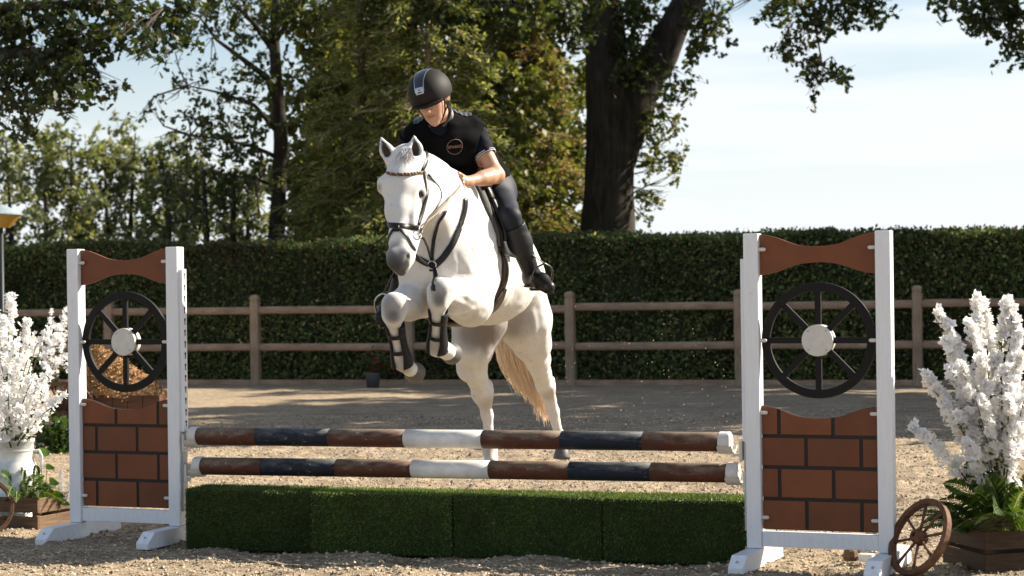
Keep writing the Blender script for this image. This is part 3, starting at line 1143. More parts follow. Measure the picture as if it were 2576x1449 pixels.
# --- dark oak branches hanging in at the upper left (trunk outside the frame)
D = 24.0
bx, by = -8.3, 24.6
ot = empty('oak_tree', (bx, by, 0), 0, 'dark oak whose heavy leafy branches fill the upper left corner', 'tree')
trunk_mesh(ot, [([(bx, by, 0), (bx, by, 3), (bx + 0.2, by, 6)], [0.35, 0.3, 0.2])])
trunk_mesh(ot, [([(bx, by, 3.6), at(-60, 150, D), at(60, 130, D), at(170, 150, D), at(240, 190, D)], [0.13, 0.08, 0.055, 0.03, 0.012]),
                ([(bx + 0.1, by, 5.0), at(0, 20, D), at(150, 10, D), at(300, 30, D), at(400, 60, D), at(430, 20, D)], [0.12, 0.07, 0.05, 0.035, 0.02, 0.008]),
                ([at(-60, 150, D), at(10, 230, D), at(60, 280, D)], [0.05, 0.03, 0.012])], name='limb', n=8, wob=0.05)
oc = [(30, 40, 70), (120, 30, 70), (205, 40, 66), (60, 110, 66), (150, 115, 66), (225, 120, 52), (40, 190, 62), (120, 190, 60), (195, 190, 48), (255, 195, 30), (275, 215, 18),
      (20, 255, 46), (80, 250, 46), (145, 240, 40), (195, 250, 26), (15, 305, 26), (70, 300, 26), (60, 330, 14), (190, 285, 9), (300, 30, 50), (350, 80, 38), (400, 100, 34), (310, 110, 28),
      (430, 40, 46), (370, 20, 46), (335, 150, 12), (280, 80, 34), (395, 140, 16), (480, 10, 40), (250, 0, 60), (450, 90, 24)]
ofp = [at(60, 130, D), at(170, 150, D), at(150, 10, D), at(300, 30, D), at(400, 60, D), at(10, 230, D), at(60, 280, D), at(0, 20, D)]
crown(ot, px_items(oc, D, 125, 0.35), M_LEAF, 'oak', 0.12, [(0.022, 0.034, 0.010), (0.034, 0.048, 0.013), (0.06, 0.072, 0.02)], [0.5, 0.36, 0.14], twig_mat=M_TWIG, from_pts=ofp)


# --- conifers in the middle
def conifer(base, height, rad, label, leader, pal, w, nb, fol, lean=0.0, power=0.8, name='conifer_tree', zmin=1.5):
    t = empty(name, base, 0, label, 'tree')
    b = np.asarray(base, float)
    top = b + np.array([lean, 0, height])
    trunk_mesh(t, [([b, b * 0.5 + top * 0.5, top], [0.13, 0.08, 0.012])], M_TWIGL if leader else M_TWIG, n=8, wob=0.05)
    m = MB()
    P, Fx, Fy, Fz = [], [], [], []
    for i in range(nb):
        z = zmin + (height - 0.3 - zmin) * (i + RNG.random()) / nb
        a = RNG.random() * 6.28
        f = (1 - z / height) ** power
        Lb = rad * f * (0.75 + 0.5 * RNG.random()) + 0.15
        o0 = b + (top - b) * (z / height)
        dr = np.array([math.cos(a), math.sin(a), 0])
        rise = 0.35 + 0.3 * RNG.random()
        pts = [o0 + dr * Lb * s + np.array([0, 0, Lb * (rise * s - 0.62 * s * s)]) for s in (0, 0.25, 0.5, 0.75, 1.0)]
        m.tube(pts, [0.014, 0.011, 0.008, 0.006, 0.003], 4, False)
        side = np.array([-dr[1], dr[0], 0])
        ns = int(5 + 9 * Lb)
        for q in range(ns):
            s = 0.18 + 0.82 * (q + RNG.random()) / ns
            j = min(3, int(s * 4))
            c = pts[j] + (pts[j + 1] - pts[j]) * (s * 4 - j)
            sg = 1 if RNG.random() < 0.5 else -1
            tl = (0.16 + 0.36 * RNG.random()) * (0.5 + 0.5 * f)
            td = unit(dr * 0.7 + side * sg * (0.5 + 0.5 * RNG.random()) + np.array([0, 0, -0.35 + 0.3 * RNG.normal()]))
            if RNG.random() < 0.5:
                m.tube([c, c + td * tl], [0.006, 0.003], 3, False)
            nl = int(fol * (0.6 + 0.8 * RNG.random()))
            for l in range(nl):
                P.append(c + td * tl * (0.1 + 0.9 * RNG.random()) + RNG.normal(size=3) * 0.035)
                Fy.append(td + RNG.normal(size=3) * 0.55)
    P, Fy = np.array(P), np.array(Fy)
    n = len(P)
    Fy /= np.linalg.norm(Fy, axis=1, keepdims=True)
    Fz = RNG.normal(size=(n, 3)) + np.array([0, 0, 0.5])
    Fz -= Fy * (Fy * Fz).sum(1, keepdims=True)
    Fz /= np.linalg.norm(Fz, axis=1, keepdims=True)
    V = leaves_geo(P, 0.07 + 0.055 * RNG.random(n), 'strip', frames=(np.cross(Fy, Fz), Fy, Fz))
    tone = 1 + 0.35 * vnoise(P * 1.6, 31)[:, None]
    fast_mesh('crown', V.reshape(-1, 3), 4, M_NEEDLE, palette(n, pal, w, 0.3) * tone, t)
    m.build('branches', M_TWIGL, t, world=True)
    return t


OLIVE = [(0.118, 0.138, 0.036), (0.18, 0.192, 0.06), (0.26, 0.255, 0.105), (0.07, 0.088, 0.024), (0.19, 0.115, 0.065)]
conifer(g0(1083, 600, 32.6), 7.6, 2.0, 'olive green conifer with a pale leading shoot directly behind the rider', True, OLIVE, [0.32, 0.33, 0.20, 0.10, 0.05], 230, 9)
conifer(g0(915, 600, 33.2), 8.6, 1.42, 'olive green conifer between the slender tree and the rider', False, OLIVE, [0.34, 0.32, 0.18, 0.11, 0.05], 200, 9)
conifer(g0(1325, 600, 38.0), 8.0, 1.45, 'brownish conifer with rusty twigs just behind and left of the big oak trunk', False,
        [(0.10, 0.11, 0.026), (0.16, 0.15, 0.045), (0.15, 0.068, 0.042), (0.20, 0.13, 0.075), (0.06, 0.07, 0.018)], [0.30, 0.24, 0.18, 0.16, 0.12], 220, 13)
# dense broadleaf growth behind the conifers
for (u, rr, zc, d_, lab) in ((880, 1.15, 3.6, 36.4, 'dense broad tree filling the gap behind the left conifer'), (1090, 2.1, 4.4, 37.5, 'dense broad tree standing behind the middle conifer'), (1320, 1.2, 4.2, 40.5, 'dense broad tree behind the rusty conifer')):
    b = g0(u, 600, d_)
    t = empty('broadleaf_tree', b, 0, lab, 'tree', 'dense trees behind the conifers')
    trunk_mesh(t, [([b, b + np.array([0, 0, 2.5]), b + np.array([0.1, 0, 5])], [0.16, 0.12, 0.05])], n=8)
    it = []
    for i in range(75):
        it.append((b + np.array([rr * (2 * RNG.random() - 1), 0.8 * RNG.normal(), 0.8 + (2 * zc - 1.0) * RNG.random()]), (0.55, 0.5, 0.5), 260))
    crown(t, it, M_LEAF, 'oval', 0.15, [(0.09, 0.105, 0.024), (0.14, 0.145, 0.036), (0.20, 0.19, 0.06), (0.055, 0.068, 0.017)], [0.34, 0.32, 0.16, 0.18], twig_mat=M_TWIG)

# --- far row of young trees at the left
FARL = [(20, 352, 'leftmost of the far young trees, behind the yellow lamp'), (115, 328, 'tall pale olive young tree right of the lamp'), (185, 348, 'far young tree between the pale olive one and the slim one'),
        (255, 372, 'slim far young tree with sky gaps on both sides'), (335, 335, 'far young tree with a rounded pale top above the left jump wing'), (420, 365, 'far young tree behind the wing top board'),
        (500, 400, 'lower far young tree partly behind the slender tree'), (610, 430, 'small far tree glimpsed beside the slender dark trunk'), (-70, 340, 'far young tree at the very left edge')]
for i, (u, v, lab) in enumerate(FARL):
    d_ = 60 + RNG.normal() * 1.5
    b = g0(u, 600, d_)
    t = empty('young_tree', b, 0, lab, 'tree', 'row of young trees far beyond the hedge')
    top = at(u + RNG.normal() * 6, v, d_)
    trunk_mesh(t, [([b, b * 0.5 + top * 0.5 + np.array([RNG.normal() * 0.1, 0, 0]), top], [0.11, 0.08, 0.02])], n=7, wob=0.05)
    it = []
    for q in range(20):
        s = 0.30 + 0.70 * (q + RNG.random()) / 20
        w_ = 0.62 * (1 - 0.75 * max(0, s - 0.55))
        it.append((b + (top - b) * s + np.array([RNG.normal() * w_ * 0.8, RNG.normal() * 0.4, 0]), (0.45, 0.4, 0.42), 130 if s > 0.5 else 75))
    crown(t, it, M_LEAF, 'oval', 0.17, [(0.13, 0.145, 0.065), (0.17, 0.18, 0.085), (0.22, 0.22, 0.11), (0.09, 0.105, 0.052)], [0.36, 0.32, 0.16, 0.16], twig=0.4, twig_mat=M_TWIG, twr=0.008)  # distance haze mixed into these paler, greyer leaf colours


# ------------------------------------------------------------------ lamp post, planter by the fence
def build_lamp():
    p = at(3, 560, 29.2)
    p[2] = 0
    o = empty('lamp_post', p, 0, 'garden lamp with grey roof and yellow shade on a thin dark post', 'lamp post')
    m = MB()
    m.lathe([(0.045, 0), (0.04, 0.4), (0.03, 0.42), (0.028, 2.36)], 10)
    m.build('post', simple('dark_iron', (0.03, 0.035, 0.035), 0.5, 0.1), o, smooth=True)
    m = MB()
    m.lathe([(0.125, 2.36), (0.285, 2.54), (0.27, 2.545), (0.115, 2.37)], 24)
    m.build('lamp_shade', simple('yellow_enamel', (0.36, 0.22, 0.035), 0.5, 0.1, 10), o, smooth=False)
    m = MB()
    m.lathe([(0.30, 2.545), (0.30, 2.56), (0.16, 2.64), (0.04, 2.69), (0.0, 2.70)], 24)
    m.build('roof', simple('grey_zinc_roof', (0.24, 0.29, 0.31), 0.6, 0.1, 10), o)


build_lamp()


def build_planter():
    p = at(938, 965, 28.9)
    p[2] = 0
    o = empty('planter', p, 0, 'small grey pot standing at the foot of the far fence', 'planter')
    m = MB()
    m.lathe([(0.085, 0), (0.11, 0.20), (0.115, 0.22), (0.10, 0.22), (0.09, 0.17)], 18)
    m.build('pot', simple('grey_plastic', (0.07, 0.075, 0.08), 0.5, 0.1), o, smooth=True)
    s = empty('red_flowering_plant', p + np.array([0, 0, 0.18]), 0, 'low bushy plant with dull red flowers in the grey pot', 'plant')
    it = [(p + np.array([-0.15 + 0.3 * RNG.random(), RNG.normal() * 0.08, 0.28 + 0.22 * RNG.random()]), (0.12, 0.12, 0.1), 60) for _ in range(8)]
    crown(s, it, M_PLANT, 'oval', 0.05, [(0.03, 0.05, 0.015), (0.05, 0.07, 0.02), (0.22, 0.025, 0.02)], [0.5, 0.35, 0.15], twig=0.1, name='foliage', twig_mat=M_TWIG, twr=0.002)


build_planter()


# ------------------------------------------------------------------ the jump
def ident(a, b, t):
    return (a, t, b)


def wing(org, inner, label, fr):
    o = empty('jump_wing', org, -TH, label, 'jump wing', 'white framed jump wings')
    c, w, H = 0.33, 0.075, 1.655
    for sx in (-1, 1):
        m = MB()
        m.box((sx * c, 0, (0.092 + H) / 2), (w, w, H - 0.092))
        m.build('post', M_WHITE, o, bevel=0.004)
        m = MB()
        out = [(-0.37, 0), (0.37, 0), (0.37, 0.05), (0.325, 0.09), (-0.30, 0.09), (-0.37, 0.035)]
        m.prism([(a, b) for a, b in out], sx * c - 0.039, sx * c + 0.039, lambda a, b, t: (t, a, b))
        f = m.build('foot', M_WHITE, o, bevel=0.003)
        m = MB()
        m.lathe([(0.007, 0), (0.007, 0.004)], 10, Matrix.Translation((sx * c, -0.338, 0.0615)) @ Matrix.Rotation(R(38), 4, 'X'))
        m.build('screw', M_STEEL, f)
    m = MB()
    m.box((0, 0, 0.1375), (2 * c - w - 0.001, 0.05, 0.075))
    m.build('bottom_rail', M_WHITE, o, bevel=0.003)
    xs = np.linspace(-0.289, 0.289, 33)

    def dip(x, a):
        e = np.clip((0.289 - abs(x)) / 0.20, 0, 1)
        return a * (np.cos(math.pi * x / 0.58) ** 1.0) * (0.35 + 0.65 * (e * e * (3 - 2 * e)))
    out = [(x, 1.447 + dip(x, 0.060)) for x in xs] + [(x, H - 0.005 - dip(x, 0.064)) for x in xs[::-1]]
    m = MB()
    m.prism(out, -0.009, 0.009, ident)
    m.build('top_board', M_BROWN, o, bevel=0.0015)
    # brick panel: dark board with raised bricks
    z0, z1 = 0.186, 0.800
    top = lambda x: z1 - dip(x, 0.060)
    out = [(-0.289, z0), (0.289, z0)] + [(x, top(x)) for x in xs[::-1]]
    m = MB()
    m.prism(out, -0.007, 0.007, ident)
    pn = m.build('brick_panel', M_JOINT, o)
    rows = [(z0 + 0.004, 0.329), (0.347, 0.486), (0.504, 0.640), (0.658, 9)]
    for ri, (a, b) in enumerate(rows):
        f = fr[ri % 2]
        e = [-0.2885] + [(-0.289 + 0.578 * q) for q in f] + [0.2885]
        for j in range(len(e) - 1):
            xa = e[j] + (0.009 if j else 0)
            xb = e[j + 1] - (0.009 if j < len(e) - 2 else 0)
            if b < 1:
                ol = [(xa, a), (xb, a), (xb, b), (xa, b)]
            else:
                xx = np.linspace(xa, xb, 9)
                ol = [(xa, a), (xb, a)] + [(x, top(x) - 0.0015) for x in xx[::-1]]
            m = MB()
            m.prism(ol, -0.0115, -0.0066, ident)
            k = m.build('brick', M_BROWN, pn, bevel=0.001)
    # wheel
    zc = 1.123
    fn = lambda a, b, t: (a, t, zc + b)
    m = MB()
    m.ring(0.243, 0.286, -0.010, 0.010, fn, 64)
    wl = m.build('wheel', M_BLACKW, o, bevel=0.0012)
    for q in range(8):
        an = q * math.pi / 4
        m = MB()
        rot = [[math.cos(an), 0, -math.sin(an)], [0, 1, 0], [math.sin(an), 0, math.cos(an)]]
        m.box((0.158 * math.cos(an), 0, zc + 0.158 * math.sin(an)), (0.18, 0.017, 0.030), rot)
        m.build('spoke', M_BLACKW, wl)
    m = MB()
    m.lathe([(0.078, 0), (0.078, 0.018)], 40, Matrix.Translation((0, -0.011, zc)) @ Matrix.Rotation(R(90), 4, 'X'))
    m.lathe([(0.078, 0), (0.078, 0.030)], 40, Matrix.Translation((0, 0.040, zc)) @ Matrix.Rotation(R(90), 4, 'X'))
    m.build('hub', M_WHITE2, wl, bevel=0.002)
    for sx in (-1, 1):
        for sz in (-1, 1):
            m = MB()
            m.lathe([(0.0045, 0), (0.0045, 0.0025)], 8, Matrix.Translation((sx * 0.044, -0.0288, zc + sz * 0.046)) @ Matrix.Rotation(R(90), 4, 'X'))
            m.build('screw', M_ZINC, wl)
    # fixing pins
    for sx in (-1, 1):
        for z in (1.575, zc, 0.765, 0.245):
            m = MB()
            x = sx * (c - w / 2)
            prof = [(0.0085, 0.0), (0.0095, 0.004), (0.0095, 0.030), (0.006, 0.036), (0.001, 0.038)]
            m.lathe(prof, 12, Matrix.Translation((x, -0.022, z)) @ Matrix.Rotation(R(-90 * sx), 4, 'Y'))
            m.build('pin', M_WHITE2, o, smooth=True)
    # keyhole track on the inner side
    x = inner * (c + w / 2 + 0.0105)
    m = MB()
    m.box((x, 0.004, 1.075), (0.021, 0.046, 0.91))
    tr_ = m.build('keyhole_track', M_WHITE, o, bevel=0.002)
    m = MB()
    m.box((x - inner * 0.003, 0.004, 0.395), (0.013, 0.042, 0.44))
    m.build('lower_track', M_ZINC, o)
    xo = x + inner * 0.0108
    for i in range(14):
        z = 0.665 + i * 0.0635
        m = MB()
        m.lathe([(0.008, 0), (0.008, 0.001)], 10, Matrix.Translation((xo, 0.004, z + 0.010)) @ Matrix.Rotation(R(90 * inner), 4, 'Y'))
        m.box((xo + inner * 0.0005, 0.004, z - 0.006), (0.0012, 0.007, 0.026))
        m.build('keyhole', M_HOLE, tr_)
    return o


pi, po = on_jump(438, 620), on_jump(191, 622)
cen = (pi + po) / 2
cen[2] = 0
WL = wing(cen, 1, 'left jump wing with black wheel, in front of the straw heap', ((0.16, 0.63), (0.39, 0.87)))
pi, po = on_jump(1894, 590), on_jump(2221, 582)
cen = (pi + po) / 2
cen[2] = 0
WR = wing(cen, -1, 'right jump wing with black wheel, beside the rusty wagon wheel', ((0.385, 0.86), (0.15, 0.62)))


def pole_mat(name, c, dust):
    m, nt, b = new_mat(name)
    f1 = n_noise(nt, 26, 6, 0.7, stretch=(0.35, 1, 1))
    f2 = n_noise(nt, 120, 3, 0.6, stretch=(0.4, 1, 1))
    f3 = n_noise(nt, 7, 4, 0.6)
    g = nt.nodes.new('ShaderNodeNewGeometry')
    sx = nt.nodes.new('ShaderNodeSeparateXYZ')
    nt.links.new(g.outputs['Normal'], sx.inputs[0])
    base = n_ramp(nt, f3, [(0.3, tuple(x * 0.8 for x in c)), (0.7, tuple(x * 1.1 for x in c))])
    ad = nt.nodes.new('ShaderNodeMath')
    ad.operation = 'MULTIPLY_ADD'
    nt.links.new(sx.outputs['Z'], ad.inputs[0])
    ad.inputs[1].default_value = 0.26
    nt.links.new(f1, ad.inputs[2])
    mk = n_ramp(nt, ad.outputs[0], [(0.52, (0, 0, 0)), (0.76, (0.8, 0.8, 0.8))])
    k = n_mix(nt, mk, base, dust)
    fl = n_ramp(nt, f2, [(0.64, (0, 0, 0)), (0.69, (0.85, 0.85, 0.85))])
    fm = n_ramp(nt, f1, [(0.50, (0, 0, 0)), (0.62, (1, 1, 1))])
    fl = n_mix(nt, 1.0, fl, fm, 'MULTIPLY')
    k = n_mix(nt, fl, k, (0.55, 0.52, 0.45))
    nt.links.new(k, b.inputs['Base Color'])
    b.inputs['Roughness'].default_value = 0.62
    b.inputs['Specular IOR Level'].default_value = 0.25
    n_bump(nt, b, f1, 0.15, 0.003)
    return m


PM = {'b': pole_mat('pole_brown', (0.085, 0.032, 0.018), (0.20, 0.155, 0.105)), 'n': pole_mat('pole_navy', (0.010, 0.0155, 0.026), (0.12, 0.12, 0.11)),
      'w': pole_mat('pole_white', (0.70, 0.70, 0.68), (0.50, 0.45, 0.36))}


def pole(A, B, cuts, label):
    A, B = np.array(A), np.array(B)
    L_ = np.linalg.norm(B - A)
    d = (B - A) / L_
    o = bpy.data.objects.new('jump_pole', None)
    COL.objects.link(o)
    o.location = A
    o.rotation_euler = (0, -math.asin(d[2]), math.atan2(d[1], d[0]))
    tag(o, label, 'pole', 'striped jump poles')
    r = 0.049
    Mx = Matrix.Rotation(R(90), 4, 'Y')
    for i in range(7):
        m = MB()
        a, b = cuts[i] * L_, cuts[i + 1] * L_
        m.lathe([(r, a), (r, a + (b - a) / 3), (r, b - (b - a) / 3), (r, b)], 28, Mx)
        m.build('painted_band', PM['bnbwbnb'[i]], o, smooth=False).data.polygons.foreach_set('use_smooth', np.ones(28 * 3 + 2, bool))
    for x, s in ((0, -1), (L_, 1)):
        m = MB()
        prof = [(0.053, -0.042), (0.053, 0.006), (0.050, 0.012), (0.015, 0.013), (0.010, 0.009), (0.0, 0.009)]
        m.lathe(prof, 28, Matrix.Translation((x, 0, 0)) @ Matrix.Rotation(R(90 * s), 4, 'Y'))
        m.build('end_cap', M_WHITE2, o, bevel=0.0015)
    return o


PLa, PRa = on_jump(485, 1097), on_jump(1832, 1112)
PLb, PRb = on_jump(496, 1172), on_jump(1852, 1190)
cut = [0.0, 0.128, 0.272, 0.413, 0.549, 0.684, 0.831, 1.0]


def cuts_from(A, B, us, v):
    out = [0.0]
    for u in us:
        p = on_jump(u, v)
        out.append(float(np.clip((p - A).dot(unit(B - A)) / np.linalg.norm(B - A), 0, 1)))
    return out + [1.0]


pole(PLa, PRa, cuts_from(PLa, PRa, [650, 832, 1022, 1217, 1415, 1620], 1105), 'upper red brown, navy and white jump pole')
pole(PLb, PRb, cuts_from(PLb, PRb, [663, 850, 1040, 1235, 1435, 1640], 1180), 'lower red brown, navy and white jump pole')


def cup(P, side, label, wing_o, reach):
    """white cup carrying a pole end at P; side +1: hangs on the left wing"""
    o = empty('jump_cup', P, -TH, label, 'jump cup', 'white jump cups')
    m = MB()
    s = side
    fn = lambda a, b, t: (t, a, b)
    m.ring(0.0505, 0.060, -0.030, 0.045, lambda a, b, t: (s * t, a, b), 18, R(200), R(340))
    m.build('tray', M_WHITE2, o)
    m = MB()
    m.box((-s * (0.03 + reach / 2 - 0.002), 0.0, -0.062), (reach, 0.05, 0.013))
    m.box((-s * (0.03 + reach), 0.0, -0.04), (0.016, 0.055, 0.10))
    m.build('bracket', M_WHITE2, o, bevel=0.003)
    return o


def reach_to(P, W, inner):
    d = (np.array(W.location) - P)
    along = abs(d[0] * math.cos(-TH) + d[1] * math.sin(-TH))
    return max(0.02, along - 0.33 - 0.0375 - 0.03 - 0.029)


for (P, W, s, lab) in ((PLa, WL, 1, 'white cup under the left end of the upper pole'), (PLb, WL, 1, 'white cup under the left end of the lower pole'),
                       (PRa, WR, -1, 'white cup under the right end of the upper pole'), (PRb, WR, -1, 'white cup under the right end of the lower pole')):
    cup(P, s, lab, W, reach_to(P, W, s))


# turf covered filler boxes
TA, TB = np.array([-1.835, 11.05, 0]), np.array([1.19, 10.13, 0])
tdir = unit(TB - TA)


def on_turf(u, v):
    d = at(u, v, 1.0) - CAM
    A = np.array([[d[0], -tdir[0]], [d[1], -tdir[1]]])
    t, s = np.linalg.solve(A, TA[:2] - CAM[:2])
    return s


TURF_LAB = ['darkest turf covered box against the left wing', 'turf covered box second from the left wing', 'turf covered box second from the right wing', 'turf covered box against the right wing']
us = [456, 780, 1138, 1515, 1884]
core_m = simple('turf_backing', (0.022, 0.036, 0.010), 0.95, 0.3, 40)
for i in range(4):
    a, b = on_turf(us[i], 1400), on_turf(us[i + 1], 1400)
    w = b - a - 0.001
    off = [0.035, 0.0, 0.004, 0.0][i]
    p = TA + tdir * ((a + b) / 2) + np.array([-tdir[1], tdir[0], 0]) * (0.15 + off)
    rz = math.atan2(tdir[1], tdir[0]) + [0.012, 0, -0.006, 0.004][i]
    o = empty('turf_box', p, rz, TURF_LAB[i], 'turf box', 'green turf filler boxes under the poles')
    h = 0.322
    m = MB()
    m.box((0, 0, h / 2 - 0.005), (w - 0.008, 0.28, h))
    m.build('box_core', core_m, o, bevel=0.012)
    N = 15000
    t = RNG.random(N)
    fr, tp = t < 0.52, (t >= 0.52) & (t < 0.90)
    x = (RNG.random(N) - 0.5) * (w - 0.012)
    y = np.where(fr, -0.14, (RNG.random(N) - 0.5) * 0.28)
    z = np.where(fr, RNG.random(N) * h, h - 0.006)
    sd = (t >= 0.90)
    x = np.where(sd, np.where(RNG.random(N) < 0.5, -1, 1) * (w / 2 - 0.012), x)
    z = np.where(sd, RNG.random(N) * h, z)
    nrm = np.zeros((N, 3))
    nrm[fr] = (0, -1, 0.15)
    nrm[tp] = (0, 0, 1)
    nrm[sd] = np.stack([np.sign(x[sd]), np.zeros(sd.sum()), np.zeros(sd.sum())], 1)
    gr = np.stack([0.5 * vnoise(np.stack([x * 5, y * 5, z * 5], 1), 60 + i), np.zeros(N), -0.35 * np.ones(N)], 1)
    dr = nrm + RNG.normal(size=(N, 3)) * 0.45 + np.where(fr[:, None], gr, 0)
    dr /= np.linalg.norm(dr, axis=1, keepdims=True)
    ln = 0.012 + 0.010 * RNG.random(N)
    sv = np.cross(dr, RNG.normal(size=(N, 3)))
    sv /= np.linalg.norm(sv, axis=1, keepdims=True)
    C = np.stack([x, y, z], 1)
    V = np.stack([C - sv * 0.0024, C + sv * 0.0024, C + dr * ln[:, None]], 1)
    cc = palette(N, [(0.070, 0.115, 0.020), (0.105, 0.160, 0.030), (0.15, 0.20, 0.045), (0.24, 0.20, 0.08)], [0.42, 0.38, 0.17, 0.03], 0.3) * [0.72, 1.15, 0.95, 0.95][i] * (1 + 0.25 * vnoise(np.stack([x * 7, y * 7, z * 7], 1), 70 + i))[:, None]
    f = fast_mesh('turf_fibres', V.reshape(-1, 3), 3, M_TURF, cc, o, world=False)
    f['kind'] = 'stuff'


# ------------------------------------------------------------------ displays
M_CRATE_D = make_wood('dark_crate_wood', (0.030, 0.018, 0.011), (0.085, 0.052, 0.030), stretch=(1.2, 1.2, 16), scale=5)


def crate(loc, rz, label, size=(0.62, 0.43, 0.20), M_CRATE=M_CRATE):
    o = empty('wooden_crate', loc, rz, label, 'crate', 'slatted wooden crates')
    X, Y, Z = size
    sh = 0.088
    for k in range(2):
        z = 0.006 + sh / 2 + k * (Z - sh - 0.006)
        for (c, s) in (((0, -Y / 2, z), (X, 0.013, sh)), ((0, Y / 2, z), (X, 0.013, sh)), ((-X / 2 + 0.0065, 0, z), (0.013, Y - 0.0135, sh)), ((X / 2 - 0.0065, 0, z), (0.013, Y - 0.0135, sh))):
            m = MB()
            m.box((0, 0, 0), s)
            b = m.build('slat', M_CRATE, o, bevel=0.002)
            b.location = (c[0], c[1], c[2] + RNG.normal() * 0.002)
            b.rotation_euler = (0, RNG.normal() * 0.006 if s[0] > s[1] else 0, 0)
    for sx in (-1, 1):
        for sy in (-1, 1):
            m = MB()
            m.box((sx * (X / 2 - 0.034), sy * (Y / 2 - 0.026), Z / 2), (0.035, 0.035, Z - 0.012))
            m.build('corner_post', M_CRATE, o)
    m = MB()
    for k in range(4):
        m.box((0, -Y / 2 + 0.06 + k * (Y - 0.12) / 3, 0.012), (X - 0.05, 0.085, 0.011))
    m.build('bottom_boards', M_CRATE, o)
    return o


# left crate: its sunlit end faces right
cz = R(-23)
corner = at(97, 1345, 11.9)
corner[2] = 0
lx, ly = np.array([math.cos(cz), math.sin(cz), 0]), np.array([-math.sin(cz), math.cos(cz), 0])
CL = corner - lx * 0.31 + ly * 0.215
crate(CL, cz, 'slatted crate below the milk churn with its sunlit end to the right')
cz2 = R(15)
corner = at(2478, 1449, 9.72)
corner[2] = 0
lx2, ly2 = np.array([math.cos(cz2), math.sin(cz2), 0]), np.array([-math.sin(cz2), math.cos(cz2), 0])
CRt = corner + lx2 * 0.31 + ly2 * 0.215
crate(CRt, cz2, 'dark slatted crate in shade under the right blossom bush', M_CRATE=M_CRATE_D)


def wagon_wheel(cen, nrm, r, label, mat=M_WAGON, ns=8):
    nrm = unit(nrm)
    a = unit(np.cross([0, 0, 1.0], nrm))
    b = np.cross(nrm, a)
    o = empty('wagon_wheel', cen, 0, label, 'wagon wheel', 'small wooden wagon wheels')
    fn = lambda x, y, t: a * x + b * y + nrm * t
    m = MB()
    m.ring(r * 0.86, r, -0.016, 0.016, fn, 40)
    m.build('rim', mat, o, bevel=0.003)
    for q in range(ns):
        w = q * 2 * math.pi / ns + 0.25
        d = a * math.cos(w) + b * math.sin(w)
        m = MB()
        m.tube([d * 0.03, d * r * 0.5, d * r * 0.88], [0.008, 0.0065, 0.009], 7)
        m.build('spoke', mat, o, smooth=True)
    m = MB()
    Mh = np.eye(4)
    Mh[:3, 0], Mh[:3, 1], Mh[:3, 2] = a, b, nrm
    m.lathe([(0.0, -0.035), (0.026, -0.035), (0.036, -0.02), (0.036, 0.02), (0.026, 0.04), (0.012, 0.04), (0.012, 0.025), (0, 0.025)], 18, Mh)
    m.build('hub', mat, o, smooth=False, bevel=0.002)
    return o


wagon_wheel(at(2313, 1352, 9.66), (-0.80, -0.40, 0.45), 0.197, 'rusty brown wagon wheel leaning between the right wing and the dark crate')
wagon_wheel(at(-42, 1276, 11.62), (0.30, -0.90, 0.25), 0.172, 'brown wagon wheel cut off by the left edge, leaning on the crate')


def churn():
    p = at(38, 1300, 12.28)
    p[2] = 0
    o = empty('milk_churn', p, 0, 'white metal milk churn holding blossom branches at the left edge', 'milk churn')
    m, nt, b = new_mat('churn_metal')
    f = n_noise(nt, 8, 5, 0.6)
    nt.links.new(n_ramp(nt, f, [(0.35, (0.50, 0.50, 0.48)), (0.65, (0.72, 0.72, 0.70))]), b.inputs['Base Color'])
    b.inputs['Roughness'].default_value = 0.38
    b.inputs['Metallic'].default_value = 0.35
    q = MB()
    q.lathe([(0.150, 0.0), (0.162, 0.006), (0.162, 0.03), (0.158, 0.034), (0.158, 0.315), (0.152, 0.33), (0.122, 0.385), (0.116, 0.40), (0.116, 0.50), (0.121, 0.505),
             (0.124, 0.525), (0.119, 0.528), (0.108, 0.505), (0.105, 0.42), (0.10, 0.40)], 40)
    q.build('body', m, o, smooth=True)
    q = MB()
    q.ring(0.1165, 0.1195, 0.455, 0.462, lambda a, b_, t: (a, b_, t), 40)
    q.build('band', m, o)
    for s in (1, -1):
        q = MB()
        q.tube([(s * 0.114, 0, 0.45), (s * 0.15, 0, 0.455), (s * 0.166, 0, 0.42), (s * 0.160, 0, 0.35), (s * 0.142, 0, 0.34)], 0.009, 8)
        q.build('handle', m, o, smooth=True)
    return p


CH = churn()


